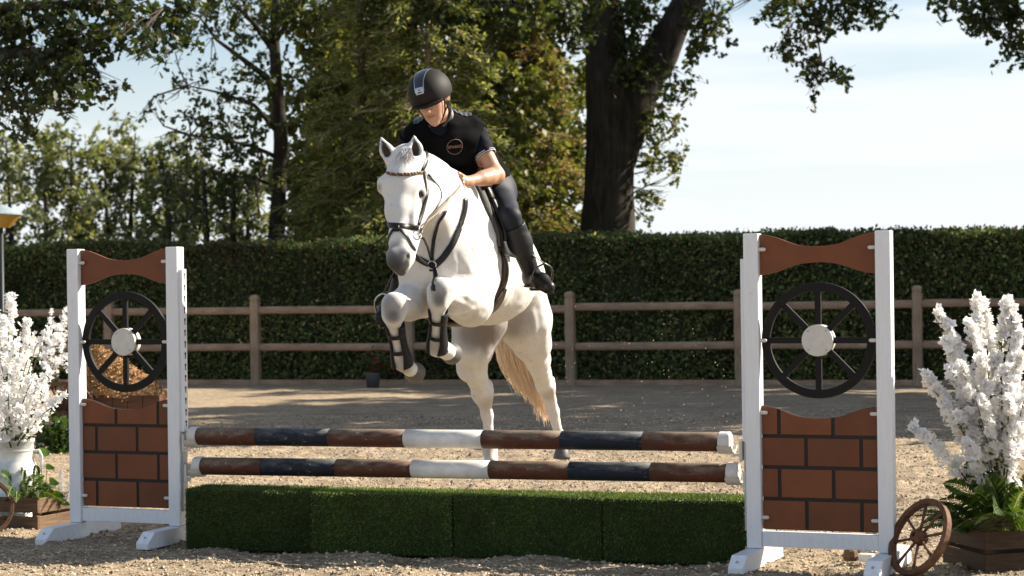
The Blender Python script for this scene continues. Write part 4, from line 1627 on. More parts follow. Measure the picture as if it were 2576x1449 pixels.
def fern(base, tips, label, pal, wid=0.055, name='fern_plant', group=None, thick=0.5):
    o = empty(name, base, 0, label, 'fern', group)
    B = np.asarray(base, float)
    for T in tips:
        T = np.asarray(T, float)
        L_ = np.linalg.norm(T - B)
        mid = (B + T) / 2 + np.array([0, 0, 0.22 * L_ + 0.04])
        ax = []
        for s in np.linspace(0, 1, 13):
            ax.append(B * (1 - s) ** 2 + 2 * mid * s * (1 - s) + T * s * s)
        ax = np.array(ax)
        V, C = [], []
        side0 = unit(np.cross(T - B, [0, 0, 1.0]) + RNG.normal(size=3) * 0.35)
        K = int(20 + 34 * L_)
        tone = 0.8 + 0.4 * RNG.random()
        for q in range(K):
            s = 0.14 + 0.86 * q / K
            j = min(11, int(s * 12))
            c = ax[j] + (ax[j + 1] - ax[j]) * (s * 12 - j)
            t = unit(ax[j + 1] - ax[j])
            sd = unit(side0 - t * side0.dot(t))
            nn = np.cross(sd, t)
            ll = wid * (math.sin(math.pi * min(1, 0.16 + s * 0.86)) ** 0.7) * (0.9 + 0.2 * RNG.random()) + 0.004
            for g in (-1, 1):
                d = unit(sd * g + t * 0.35 - nn * 0.18 + RNG.normal(size=3) * 0.06)
                hw = 0.0052 + 0.05 * wid
                V += [c - t * hw, c + d * ll * 0.55 - t * hw * 0.8, c + d * ll, c + d * ll * 0.5 + t * hw]
                C.append(np.array(pal[int(RNG.integers(len(pal)))]) * tone)
        f = fast_mesh('frond', np.array(V), 4, M_PLANT, np.array(C), o)
        m = MB()
        m.tube(ax, np.linspace(0.0032, 0.001, 13), 4, False)
        m.build('midrib', simple_stem, f, world=True) if False else None
        V2 = []
        for j in range(12):
            t = unit(ax[j + 1] - ax[j])
            sd = unit(side0 - t * side0.dot(t))
            nn = np.cross(sd, t) * 0.0015
            V2 += [ax[j] - sd * 0.0022 + nn, ax[j + 1] - sd * 0.0020 + nn, ax[j + 1] + sd * 0.0020 + nn, ax[j] + sd * 0.0022 + nn]
        r_ = fast_mesh('midrib', np.array(V2), 4, M_PLANT, np.tile(np.array([[0.20, 0.24, 0.08]]), (12, 1)), o)
    return o


FERN = [(0.040, 0.075, 0.014), (0.060, 0.105, 0.020), (0.085, 0.13, 0.028), (0.030, 0.055, 0.012)]
FERND = [(0.025, 0.05, 0.018), (0.035, 0.07, 0.022), (0.05, 0.085, 0.028)]
b_ = CL + np.array([0.02, -0.02, 0.12])
fern(b_, [at(112, 1196, 12.0), at(30, 1168, 12.2), at(150, 1256, 11.95), at(0, 1190, 12.0), at(66, 1238, 11.75), at(105, 1262, 11.8), at(-30, 1215, 11.8), at(20, 1250, 11.6), at(60, 1180, 12.1), at(-60, 1180, 12), at(130, 1225, 11.9), at(40, 1265, 11.6), at(80, 1205, 11.7)],
     'green fern spilling over the left crate in front of the churn', FERN, 0.05)
fern(CL + np.array([0.12, 0.0, 0.10]), [at(90, 1170, 12.1), at(118, 1215, 11.9), at(140, 1230, 11.9), at(96, 1250, 11.75), at(160, 1262, 12.0)], 'small dark leafy fern at the right end of the left crate', FERND, 0.035)
b_ = CRt + np.array([-0.08, -0.04, 0.14])
fern(b_, [at(2372, 1216, 9.9), at(2425, 1168, 9.95), at(2468, 1160, 10.05), at(2512, 1150, 10.0), at(2538, 1218, 9.8), at(2580, 1235, 9.8), at(2610, 1195, 10.0), at(2345, 1300, 9.75), at(2400, 1240, 9.7), at(2560, 1300, 9.55), at(2650, 1265, 9.9),
          at(2440, 1240, 9.65), at(2500, 1290, 9.5), at(2390, 1340, 9.55), at(2480, 1200, 9.7), at(2455, 1320, 9.5), at(2600, 1320, 9.5), at(2350, 1262, 9.85)],
     'large bright fern in the dark right crate', FERN, 0.080)
fern(CRt + np.array([-0.20, -0.05, 0.13]), [at(2300, 1285, 9.8), at(2322, 1312, 9.7), at(2340, 1330, 9.62), at(2362, 1290, 9.75), at(2370, 1330, 9.6), at(2310, 1330, 9.75), at(2285, 1300, 9.9)],
     'dark fern fronds hanging through the leaning wagon wheel', FERND, 0.05)


def broad_plant(base, leaves_, label, name='leafy_plant'):
    o = empty(name, base, 0, label, 'plant')
    B = np.asarray(base, float)
    for (T, wd, col, rim) in leaves_:
        T = np.asarray(T, float)
        d = T - B
        st = B + d * 0.55
        ld = unit(d * 0.6 + np.array([0.3, 0, 0.1]))
        Ll = wd * 2.3
        sd = unit(np.cross(ld, [0.2, -0.9, 0.4]))
        nn = np.cross(sd, ld)
        V, F, C = [], [], []
        for i, s in enumerate(np.linspace(0, 1, 8)):
            w = wd * math.sin(math.pi * (0.06 + 0.92 * s ** 0.8)) * 0.9
            c = T - ld * Ll * 0.5 + ld * Ll * s - np.array([0, 0, 0.05 * s * s])
            for k, x in enumerate((-1, -0.6, 0, 0.6, 1)):
                V.append(c + sd * w * x + nn * 0.25 * w * abs(x))
                C.append(rim if abs(x) == 1 else col)
        for i in range(7):
            for k in range(4):
                F.append((i * 5 + k, i * 5 + k + 1, i * 5 + 6 + k, i * 5 + 5 + k))
        l_ = link_mesh('leaf', np.array(V), F, M_PLANT, o, True, True, cols=np.array(C))
        m = MB()
        m.tube([B, (B + st) / 2 + np.array([0, 0, 0.03]), T - ld * Ll * 0.5], [0.004, 0.003, 0.002], 5)
        m.build('stalk', M_TWIG, o, world=True)
    return o


G1, G2, CREAM = (0.08, 0.16, 0.025), (0.05, 0.10, 0.025), (0.50, 0.52, 0.34)
broad_plant(CH + np.array([0.16, 0.05, 0.0]), [(at(113, 1130, 12.3), 0.042, G1, G1), (at(128, 1168, 12.25), 0.034, G2, CREAM), (at(150, 1238, 12.1), 0.04, G2, CREAM), (at(138, 1206, 12.2), 0.035, G2, G1), (at(165, 1258, 12.1), 0.035, G2, CREAM), (at(120, 1215, 12.2), 0.03, G2, G2)],
            'broad leaved plant with cream edged leaves right of the churn')


def feather(base, tip, label):
    o = empty('feather_grass', base, 0, label, 'grass plume')
    B, T = np.asarray(base, float), np.asarray(tip, float)
    d = unit(T - B)
    V = []
    L_ = np.linalg.norm(T - B)
    for i in range(420):
        s = 0.25 + 0.75 * RNG.random()
        c = B + (T - B) * s + np.array([0.02, 0, 0]) * math.sin(s * 3)
        w = unit(d * 0.8 + RNG.normal(size=3) * 0.8)
        l_ = 0.05 * (1.15 - s * 0.5)
        sd = unit(np.cross(w, RNG.normal(size=3))) * 0.0010
        V += [c - sd, c + sd, c + w * l_ + np.array([0, 0, -0.012])]
    fast_mesh('plume', np.array(V), 3, M_PETAL, np.tile(np.array([[0.62, 0.62, 0.60]]), (420, 1)), o)
    m = MB()
    m.tube([B, T], [0.002, 0.001], 4)
    m.build('stalk', M_TWIGL, o, world=True)


feather(at(140, 1285, 12.15), at(152, 1182, 12.2), 'pale feathery plume beside the left crate')
feather(at(150, 1285, 12.1), at(176, 1206, 12.1), 'small grey white plume closest to the left wing post')


def blossom_bush(base, tips, label, per=58, size=0.021, d=None, spread=0.034, low=0.22, group='white blossom arrangements', name='blossom_arrangement'):
    o = empty(name, base, 0, label, 'blossom bush', group)
    B = np.asarray(base, float)
    pet = []
    for q in range(5):
        w = q * 2 * math.pi / 5
        c, s = math.cos(w), math.sin(w)
        c2, s2 = math.cos(w + 0.62), math.sin(w + 0.62)
        c3, s3 = math.cos(w - 0.62), math.sin(w - 0.62)
        pet.append([[0.08 * c, 0.08 * s, 0], [0.75 * c3, 0.75 * s3, 0.22], [1.05 * c, 1.05 * s, 0.42], [0.75 * c2, 0.75 * s2, 0.22]])
    pet = np.array(pet).reshape(-1, 3)
    for T in tips:
        T = np.asarray(T, float)
        n_low = low
        L_ = np.linalg.norm(T - B)
        mid = (B + T) / 2 + np.array([(B - T)[0] * 0.22, RNG.normal() * 0.02, 0.10 * L_])
        ax = np.array([B * (1 - s) ** 2 + 2 * mid * s * (1 - s) + T * s * s for s in np.linspace(0, 1, 15)])
        m = MB()
        m.tube(ax, np.linspace(0.0065, 0.0022, 15), 5, False)
        br = m.build('branch', M_TWIG, o, world=True)
        n = int(per * max(0.45, L_) / 0.8)
        s = n_low + (1 - n_low) * RNG.random(n) ** 0.85
        j = np.minimum(13, (s * 14).astype(int))
        c = ax[j] + (ax[j + 1] - ax[j]) * (s * 14 - j)[:, None]
        # side sprigs give the sprays their knobbly outline
        k = np.round(s * (5 + L_ * 9))
        sp = np.stack([np.sin(k * 12.9 + T[0] * 50), np.sin(k * 78.2 + 1 + T[1]), np.sin(k * 37.7 + 2)], 1)
        wd = (spread * (1.30 - 0.70 * s))[:, None]
        c = c + sp * wd * 1.1 + RNG.normal(size=(n, 3)) * wd * 0.50
        x, y, z = rand_rot(n)
        z = z * 0.75 + unit(np.array([0, -0.6, 0.5])) * 0.5 + (sp * 0.4)
        z /= np.linalg.norm(z, axis=1, keepdims=True)
        y -= z * (y * z).sum(1, keepdims=True)
        y /= np.linalg.norm(y, axis=1, keepdims=True)
        x = np.cross(y, z)
        S = size * (0.75 + 0.5 * RNG.random(n))
        V = c[:, None, :] + S[:, None, None] * (pet[None, :, 0:1] * x[:, None] + pet[None, :, 1:2] * y[:, None] + pet[None, :, 2:3] * z[:, None])
        cc = np.repeat(palette(n, [(0.90, 0.885, 0.86), (0.89, 0.89, 0.89), (0.84, 0.79, 0.68)], [0.5, 0.42, 0.08], 0.04), 5, axis=0)
        f = fast_mesh('flowers', V.reshape(-1, 3), 4, M_PETAL, cc, o)
        f['kind'] = 'stuff'
        # a few small leaves
        nl = 10
        jj = RNG.integers(2, 13, nl)
        C2 = ax[jj] + RNG.normal(size=(nl, 3)) * 0.02
        fast_mesh('leaves', leaves_geo(C2, np.full(nl, 0.035), 'oval').reshape(-1, 3), 6, M_PLANT, palette(nl, FERN[:2]), o)
    return o


B_ = CH + np.array([0, 0, 0.40])
blossom_bush(B_, [at(14, 752, 12.3), at(58, 815, 12.2), at(-8, 800, 12.1), at(-30, 770, 12.3), at(34, 868, 12.0), at(96, 856, 12.25), at(118, 842, 12.35), at(112, 950, 12.1), at(70, 905, 12.0), at(104, 1000, 12.05),
                  at(168, 1003, 12.0), at(84, 1075, 11.95), at(0, 900, 11.95), at(22, 985, 11.9), at(-40, 900, 12.0), at(60, 1035, 11.9), at(10, 1060, 11.85), at(-60, 850, 12.2), at(80, 960, 11.9)],
             'white blossom branches standing in the milk churn', per=120, spread=0.042, size=0.020)
B_ = CRt + np.array([-0.10, 0.02, 0.10])
blossom_bush(B_, [at(2348, 790, 10.0), at(2384, 860, 9.9), at(2452, 758, 10.05), at(2432, 820, 9.9), at(2470, 775, 10.1), at(2526, 758, 10.0), at(2545, 800, 10.0), at(2578, 845, 9.95), at(2332, 942, 9.9), at(2352, 985, 9.85), at(2395, 1045, 9.8),
                  at(2438, 1120, 9.75), at(2545, 1110, 9.75), at(2575, 1010, 9.8), at(2296, 1084, 9.8), at(2610, 900, 10.0), at(2620, 1000, 9.9), at(2480, 900, 9.75), at(2520, 930, 9.75), at(2420, 930, 9.8), at(2560, 900, 9.8), at(2455, 1010, 9.7), at(2400, 940, 9.85), at(2540, 1010, 9.7)],
             'white blossom bush rising from the fern in the right crate', per=150, low=0.44, spread=0.033, size=0.022)
blossom_bush(at(140, 985, 18.3), [at(120, 790, 18.3), at(160, 785, 18.4), at(146, 850, 18.2), at(110, 885, 18.2), at(172, 900, 18.1), at(176, 840, 18.3)],
             'shaded white blossoms behind the left wing, near the cart', per=60, size=0.026, spread=0.05)
for (u, v, rr, lab) in ((120, 1040, 0.16, 'low leafy shrub at the near side of the cart'), (168, 1055, 0.14, 'small green shrub just left of the left wing post')):
    b = at(u, v, 18.0)
    b[2] = 0
    s = empty('low_shrub', b, 0, lab, 'shrub', 'low shrubs beside the straw cart')
    it = [(b + np.array([RNG.normal() * rr * 0.6, RNG.normal() * 0.1, 0.05 + 0.25 * RNG.random()]), (0.09, 0.09, 0.08), 50) for _ in range(12)]
    crown(s, it, M_PLANT, 'oval', 0.055, FERN, None, twig=0.1, name='foliage', twig_mat=M_TWIG, twr=0.002)


def straw_cart():
    p = at(285, 1060, 18.5)
    p[2] = 0
    o = empty('straw_cart', p, R(-6), 'small brown handcart with one big spoked wheel, behind the left wing', 'cart')
    for k in range(7):
        m = MB()
        m.box((-0.42 + k * 0.14, -0.24, 0.37), (0.136, 0.02, 0.22))
        m.build('plank', M_CART, o, bevel=0.003)
    for s in (-1, 1):
        m = MB()
        m.box((s * 0.495, 0, 0.37), (0.02, 0.50, 0.22))
        m.build('end_board', M_CART, o)
    m = MB()
    m.box((0, 0.25, 0.37), (0.97, 0.02, 0.22))
    m.box((0, 0, 0.27), (0.96, 0.46, 0.02))
    m.build('bed', M_CART, o)
    m = MB()
    m.box((0.44, -0.18, 0.13), (0.035, 0.035, 0.26))
    m.box((0.44, 0.18, 0.13), (0.035, 0.035, 0.26))
    m.build('prop_legs', M_CART, o)
    c = np.array([-0.36, -0.30, 0.305])
    w = bpy.data.objects.new('wheel', None)
    m = MB()
    fn = lambda a, b, t: (c[0] + a, c[1] + t, c[2] + b)
    m.ring(0.275, 0.31, -0.02, 0.02, fn, 44)
    wl = m.build('wheel', M_WAGON, o, bevel=0.003)
    bpy.data.objects.remove(w)
    for q in range(10):
        a = q * math.pi / 5 + 0.1
        m = MB()
        m.tube([c + np.array([math.cos(a), 0, math.sin(a)]) * 0.04, c + np.array([math.cos(a), 0, math.sin(a)]) * 0.28], 0.012, 6)
        m.build('spoke', M_WAGON, wl, smooth=True)
    m = MB()
    m.lathe([(0.05, -0.04), (0.05, 0.05)], 16, Matrix.Translation(c) @ Matrix.Rotation(R(90), 4, 'X'))
    m.build('hub', M_WAGON, wl)
    # heap of wood chips
    h = empty('wood_chip_heap', p + np.array([0, 0, 0.28]), R(-6), 'golden heap of wood chips spilling over the handcart', 'wood chip heap')
    n = 40
    V, F = [], []
    rings = 14
    pk = np.array([-0.18, 0.0, 0.68])

    def surf(s, a):
        ex, ey = 0.49 + (0.18 if math.cos(a) > 0 else 0) * math.cos(a) ** 2, 0.235 + 0.05 * abs(math.sin(a))
        x = pk[0] * (1 - s) + ex * math.cos(a) * s
        y = ey * math.sin(a) * s
        z = 0.20 + (pk[2] - 0.20) * (1 - s) ** 1.0 - 0.12 * max(0, math.cos(a)) * s * s
        return np.array([x, y, z])
    for i in range(rings + 1):
        for k in range(n):
            V.append(surf(i / rings, 2 * math.pi * k / n))
    for i in range(rings):
        for k in range(n):
            F.append((i * n + k, (i + 1) * n + k, (i + 1) * n + (k + 1) % n, i * n + (k + 1) % n))
    V = np.array(V)
    V += 0.012 * vnoise(V * 18, 3)[:, None]
    cm = vcol('wood_chips', 0.85, 0.15, 0.3, 30)
    link_mesh('heap_body', V, F, cm, h, True, cols=np.tile(np.array([[0.30, 0.17, 0.08]]), (len(V), 1)))
    N = 5200
    P = np.array([surf(math.sqrt(RNG.random()), RNG.random() * 6.283) for _ in range(N)]) + RNG.normal(size=(N, 3)) * 0.008
    Vc = leaves_geo(P, 0.018 + 0.020 * RNG.random(N), 'oval', 1.6)
    f = fast_mesh('chips', Vc.reshape(-1, 3), 6, cm, palette(N, [(0.50, 0.28, 0.11), (0.60, 0.37, 0.16), (0.32, 0.145, 0.055), (0.62, 0.45, 0.25)], [0.4, 0.3, 0.2, 0.1], 0.2), h, world=False)
    f['kind'] = 'stuff'


straw_cart()


def stump():
    p = at(2140, 1392, 10.25)
    p[2] = 0
    o = empty('wood_block', p, 0.2, 'short piece of pale split log on the sand under the right wing', 'log')
    m = MB()
    m.lathe([(0.036, 0.0), (0.040, 0.02), (0.034, 0.05), (0.020, 0.062)], 9)
    m.build('log', M_CRATE, o)
    o = empty('wood_block', at(2180, 1398, 10.2) * np.array([1, 1, 0]), -0.5, 'small white block right of the split log, added for the sunlit foot end', 'foot_stand_in')  # added block standing in for the sunlit rear end of the wing foot
    m = MB()
    m.box((0, 0, 0.02), (0.07, 0.045, 0.04))
    m.build('foot_stand_in', M_WHITE, o, bevel=0.003)


stump()


# ------------------------------------------------------------------ horse
def C(a, b, ra, rb, k=0.05):
    return ('c', a, b, ra, rb, k)


def build_horse():
    A = at
    chest, barrel, belly, croup = A(1110, 652, 11.45), A(1142, 682, 11.85), A(1226, 692, 12.45), A(1266, 680, 13.0)
    h = 0.0095
    ops = [
        C(chest, barrel, 0.245, 0.262, 0.1), C(barrel, belly, 0.262, 0.292, 0.1), C(belly, croup, 0.285, 0.240, 0.1),
        C(A(1162, 528, 11.85), A(1215, 570, 12.4), 0.10, 0.11, 0.15),                      # withers to back
        C(A(1215, 570, 12.4), A(1266, 615, 13.05), 0.11, 0.12, 0.15),
        C(A(1066, 735, 11.5), A(1110, 690, 11.5), 0.125, 0.17, 0.1),                      # breast
        C(A(1172, 630, 11.68), A(1180, 720, 11.68), 0.165, 0.142, 0.06),                     # left shoulder
        C(A(1060, 650, 11.7), A(1055, 720, 11.7), 0.12, 0.11, 0.08),                      # right shoulder
        # neck
        C(A(1150, 575, 11.75), A(1112, 520, 11.45), 0.205, 0.165, 0.12), C(A(1112, 520, 11.45), A(1062, 440, 11.12), 0.160, 0.108, 0.1),
        C(A(1165, 500, 11.75), A(1092, 440, 11.25), 0.10, 0.068, 0.1), C(A(1066, 445, 11.14), A(1034, 420, 11.05), 0.105, 0.078, 0.06), C(A(1092, 440, 11.25), A(1044, 402, 11.08), 0.066, 0.05, 0.06),
        C(A(1105, 600, 11.45), A(1085, 540, 11.2), 0.12, 0.085, 0.1),                     # throat side
    ]
    # head
    poll = A(1022, 402, 11.0)
    ops += [
        C(poll, A(1010, 470, 10.93), 0.086, 0.098, 0.04), C(A(1010, 470, 10.93), A(1006, 530, 10.86), 0.092, 0.074, 0.05),
        C(A(1006, 530, 10.86), A(1004, 600, 10.77), 0.070, 0.050, 0.05), C(A(1003, 600, 10.77), A(1001, 652, 10.72), 0.050, 0.048, 0.04),
        C(A(1001, 652, 10.72), A(1004, 670, 10.73), 0.049, 0.041, 0.04),
        C(A(1072, 482, 11.06), A(1062, 508, 10.99), 0.092, 0.080, 0.05),                  # left cheek
        C(A(1012, 482, 11.12), A(1012, 508, 11.05), 0.085, 0.078, 0.05),                  # right cheek
        C(A(1050, 535, 10.93), A(1026, 640, 10.79), 0.058, 0.042, 0.05),                  # jaw
        C(A(1022, 655, 10.78), A(1010, 682, 10.76), 0.040, 0.028, 0.03),                  # chin and lower lip
        C(A(985, 640, 10.70), A(984, 660, 10.69), 0.028, 0.024, 0.03), C(A(1022, 636, 10.70), A(1022, 660, 10.70), 0.026, 0.024, 0.03),
        C(A(1052, 476, 10.90), A(1062, 492, 10.91), 0.030, 0.022, 0.03), C(A(962, 458, 10.92), A(960, 474, 10.93), 0.030, 0.024, 0.03),
        C(A(1048, 478, 10.87), A(1040, 560, 10.80), 0.014, 0.010, 0.05),                  # facial crest
        ('-c', A(1020, 672, 10.67), A(1028, 643, 10.675), 0.011, 0.013, 0.012),           # nostrils
        ('-c', A(972, 668, 10.69), A(968, 644, 10.70), 0.010, 0.011, 0.012),
        ('-c', A(1059, 487, 10.865), A(1060, 489, 10.865), 0.017, 0.017, 0.012),
    ]
    # ears: cones hollowed from the front
    for (b, t, dx, rb) in ((A(982, 404, 10.97), A(959, 348, 10.98), -0.004, 0.038), (A(1047, 402, 10.97), A(1042, 344, 10.98), 0.004, 0.042)):
        mid = b * 0.52 + t * 0.48
        ops += [C(b, mid, rb * 0.80, rb * 0.95, 0.025), C(mid, t, rb * 0.95, 0.010, 0.015)]
        f = np.array([dx, -0.032, 0.0])
        ops += [('-c', b * 0.66 + t * 0.34 + f, b * 0.12 + t * 0.88 + f * 0.75, rb * 0.70, 0.008, 0.010)]
    # left fore
    ops += [
        C(A(1182, 764, 11.62), A(1152, 746, 11.36), 0.134, 0.104, 0.04), C(A(1152, 742, 11.36), A(1112, 734, 11.16), 0.100, 0.068, 0.05),
        C(A(1106, 730, 11.12), A(1105, 752, 11.13), 0.069, 0.062, 0.04), C(A(1105, 755, 11.14), A(1102, 792, 11.18), 0.060, 0.035, 0.03),
        C(A(1101, 792, 11.18), A(1097, 848, 11.28), 0.034, 0.033, 0.02), C(A(1109, 798, 11.23), A(1106, 850, 11.33), 0.022, 0.024, 0.02),
        C(A(1097, 858, 11.29), A(1098, 872, 11.31), 0.052, 0.056, 0.03), C(A(1102, 872, 11.32), A(1124, 886, 11.40), 0.052, 0.048, 0.03),
    ]
    # right fore
    ops += [
        C(A(1052, 752, 11.55), A(1025, 765, 11.3), 0.105, 0.085, 0.05), C(A(1025, 765, 11.3), A(994, 770, 11.08), 0.085, 0.064, 0.06),
        C(A(991, 764, 11.05), A(991, 790, 11.06), 0.064, 0.058, 0.04), C(A(991, 792, 11.07), A(993, 826, 11.12), 0.056, 0.034, 0.03),
        C(A(993, 826, 11.12), A(1002, 888, 11.2), 0.033, 0.032, 0.02), C(A(1001, 832, 11.17), A(1010, 888, 11.25), 0.021, 0.023, 0.02),
        C(A(1008, 902, 11.21), A(1013, 914, 11.22), 0.050, 0.053, 0.03), C(A(1016, 916, 11.23), A(1033, 930, 11.28), 0.050, 0.045, 0.03),
    ]
    # right hind (nearer the middle of the picture)
    ops += [
        C(A(1225, 720, 12.95), A(1206, 812, 12.9), 0.20, 0.168, 0.08), C(A(1206, 812, 12.9), A(1190, 870, 12.88), 0.168, 0.128, 0.06),
        C(A(1190, 870, 12.88), A(1186, 925, 13.0), 0.125, 0.086, 0.05), C(A(1186, 925, 13.0), A(1212, 985, 13.2), 0.086, 0.058, 0.05),
        C(A(1226, 966, 13.24), A(1216, 992, 13.22), 0.034, 0.05, 0.06), C(A(1214, 985, 13.2), A(1226, 1045, 13.25), 0.058, 0.036, 0.04),
        C(A(1226, 1045, 13.25), A(1230, 1110, 13.3), 0.035, 0.034, 0.03), C(A(1231, 1118, 13.3), A(1232, 1132, 13.3), 0.044, 0.046, 0.03),
        C(A(1232, 1132, 13.3), A(1237, 1162, 13.25), 0.043, 0.045, 0.03),
    ]
    # left hind, pushed further back
    ops += [
        C(A(1300, 720, 13.05), A(1320, 806, 13.1), 0.19, 0.170, 0.08), C(A(1320, 806, 13.1), A(1338, 860, 13.2), 0.166, 0.120, 0.06),
        C(A(1338, 860, 13.2), A(1353, 905, 13.4), 0.118, 0.082, 0.05), C(A(1353, 905, 13.4), A(1373, 968, 13.7), 0.082, 0.055, 0.05),
        C(A(1386, 955, 13.75), A(1377, 972, 13.72), 0.03, 0.045, 0.03), C(A(1374, 970, 13.7), A(1390, 1035, 13.85), 0.054, 0.036, 0.04),
        C(A(1390, 1035, 13.85), A(1405, 1090, 13.95), 0.035, 0.033, 0.03), C(A(1407, 1098, 13.96), A(1410, 1112, 13.95), 0.043, 0.044, 0.03),
        C(A(1410, 1112, 13.95), A(1414, 1130, 13.88), 0.042, 0.044, 0.03),
    ]
    V, Q = sculpt(ops, h)
    nn = np.zeros_like(V)
    fn = np.cross(V[Q[:, 2]] - V[Q[:, 0]], V[Q[:, 3]] - V[Q[:, 1]])
    for k_ in range(4):
        np.add.at(nn, Q[:, k_], fn)
    nn /= np.linalg.norm(nn, axis=1, keepdims=True) + 1e-12
    # muscle lines, veins and skin folds pressed into the surface: (points, half width, depth), in frame units and metres
    rel = V - CAM
    dp = rel @ FWD
    pu, pv = CX + (rel @ RIGHT) / dp * FPX, CY - (rel @ UP) / dp * FPX
    facing = (nn * -rel).sum(1) / np.linalg.norm(rel, axis=1) > 0.05
    for pts, hw, dep, d0 in (
            ([(1140, 712), (1165, 722), (1192, 738)], 7, 0.012, 11.5), ([(1140, 770), (1162, 790), (1190, 798), (1215, 786)], 9, 0.010, 11.6),
            ([(1130, 700), (1136, 735), (1126, 768)], 7, 0.010, 11.2), ([(1150, 745), (1172, 756), (1196, 770)], 8, 0.007, 11.5),
            ([(1086, 690), (1080, 740), (1072, 790)], 11, 0.016, 11.4),
            ([(1040, 720), (1052, 750), (1066, 772)], 9, 0.012, 11.45), ([(1030, 700), (1022, 725), (1026, 745)], 8, 0.008, 11.4),
            ([(1106, 560), (1112, 610), (1130, 665)], 13, 0.014, 11.4), ([(1140, 560), (1180, 630), (1205, 690)], 13, 0.013, 11.6),
            ([(1150, 640), (1165, 680), (1190, 700)], 9, 0.008, 11.5), ([(1205, 600), (1222, 650), (1226, 700)], 9, 0.007, 11.65),
            ([(1352, 780), (1358, 840), (1364, 900)], 9, 0.012, 13.1), ([(1330, 800), (1340, 850), (1350, 890)], 9, 0.010, 13.1), ([(1222, 840), (1212, 885), (1200, 930)], 9, 0.012, 12.8),
            ([(1165, 860), (1172, 900), (1182, 935)], 8, 0.008, 12.8), ([(1384, 985), (1396, 1045)], 4, 0.007, 13.8), ([(1220, 1000), (1232, 1065)], 4, 0.007, 13.2),
            ([(1210, 965), (1226, 985), (1228, 1000)], 5, 0.007, 13.2), ([(1082, 470), (1096, 500), (1090, 524)], 7, 0.007, 11.0), ([(1070, 505), (1056, 540), (1046, 566)], 5, 0.005, 10.9),
            ([(1040, 505), (1030, 545), (1024, 585)], 5, 0.004, 10.85), ([(1038, 476), (1046, 470), (1056, 470), (1066, 478)], 3, 0.004, 10.9), ([(1046, 500), (1056, 500), (1066, 494)], 3, 0.004, 10.9),
            ([(1098, 425), (1110, 445), (1118, 470)], 7, 0.007, 11.15), ([(1012, 650), (1022, 676)], 5, 0.004, 10.72), ([(988, 684), (1004, 690), (1018, 688)], 3, 0.005, 10.74)):
        for i in range(len(pts) - 1):
            (ax_, ay_), (bx_, by_) = pts[i], pts[i + 1]
            L2 = (bx_ - ax_) ** 2 + (by_ - ay_) ** 2
            t_ = np.clip(((pu - ax_) * (bx_ - ax_) + (pv - ay_) * (by_ - ay_)) / L2, 0, 1)
            dd = np.hypot(pu - ax_ - t_ * (bx_ - ax_), pv - ay_ - t_ * (by_ - ay_))
            w_ = np.exp(-(dd / hw) ** 2) * facing * (np.abs(dp - d0) < 0.32)
            V = V - nn * (w_ * dep * 0.6)[:, None]
    hd = np.clip((np.linalg.norm(V - A(1015, 540, 10.9), axis=1) - 0.35) / 0.2, 0.25, 1)[:, None]
    V = V + nn * hd * (0.0085 * vnoise(V * 6.5, 44) + 0.0048 * vnoise(V * 14, 45) + 0.0014 * vnoise(V * 40, 46))[:, None]
    col = np.tile(np.array([[0.66, 0.645, 0.615]]), (len(V), 1))
    n1 = vnoise(V * 9, 41)[:, None]
    col *= 1 + 0.05 * n1
    stain = np.clip(vnoise(V * 5.0, 47) * 1.6 - 0.35, 0, 1)[:, None] * 0.30
    col = col * (1 - stain) + np.array([[0.60, 0.55, 0.47]]) * stain
    fleck = np.clip(vnoise(V * 55, 48) * 3.0 - 1.5, 0, 1)[:, None] * 0.35
    col = col * (1 - fleck) + np.array([[0.42, 0.39, 0.36]]) * fleck

    def dab(p, r, c, s=1.0, soft=0.5, aniso=None):
        d = V - p
        if aniso is not None:
            d = d / np.asarray(aniso)
        q = np.linalg.norm(d, axis=1) / r
        q = q + 0.12 * vnoise(V * 14, 43)
        w = np.clip((1 - q) / soft, 0, 1)
        w = (w * w * (3 - 2 * w) * s)[:, None]
        col[:] = col * (1 - w) + np.asarray(c) * w
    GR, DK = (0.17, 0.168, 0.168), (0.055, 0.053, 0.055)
    dab(A(996, 650, 10.70), 0.125, GR, 0.9, 0.7)
    dab(A(990, 625, 10.70), 0.06, (0.27, 0.265, 0.26), 0.6, 0.8)
    dab(A(994, 664, 10.69), 0.092, DK, 0.95, 0.7)
    dab(A(1014, 682, 10.73), 0.05, DK, 0.9)
    for p in (A(1021, 668, 10.67), A(1025, 656, 10.67), A(1028, 645, 10.68), A(970, 656, 10.69)):
        dab(p, 0.018, (0.02, 0.018, 0.018), 1.0, 0.4)
    dab(A(1059, 489, 10.89), 0.046, (0.09, 0.085, 0.085), 0.95, 0.8)
    dab(A(1050, 505, 10.88), 0.05, (0.40, 0.39, 0.385), 0.5, 0.8)
    dab(A(958, 470, 10.91), 0.035, (0.22, 0.21, 0.2), 0.7, 0.7)
    for q in ((A(1008, 480, 10.84), 0.022), (A(1012, 492, 10.83), 0.016), (A(1030, 400, 10.92), 0.045), (A(1052, 470, 10.88), 0.03)):
        dab(q[0], q[1], (0.36, 0.35, 0.35), 0.6)
    for b, t in ((A(982, 404, 10.97), A(959, 348, 10.98)), (A(1047, 402, 10.97), A(1042, 344, 10.98))):
        for s, r_ in ((0.28, 0.026), (0.42, 0.028), (0.56, 0.026), (0.70, 0.019), (0.82, 0.012)):
            p = b * (1 - s) + t * s + np.array([0, -0.012, 0])
            dab(p, r_, (0.045, 0.032, 0.028), 1.0, 0.35)
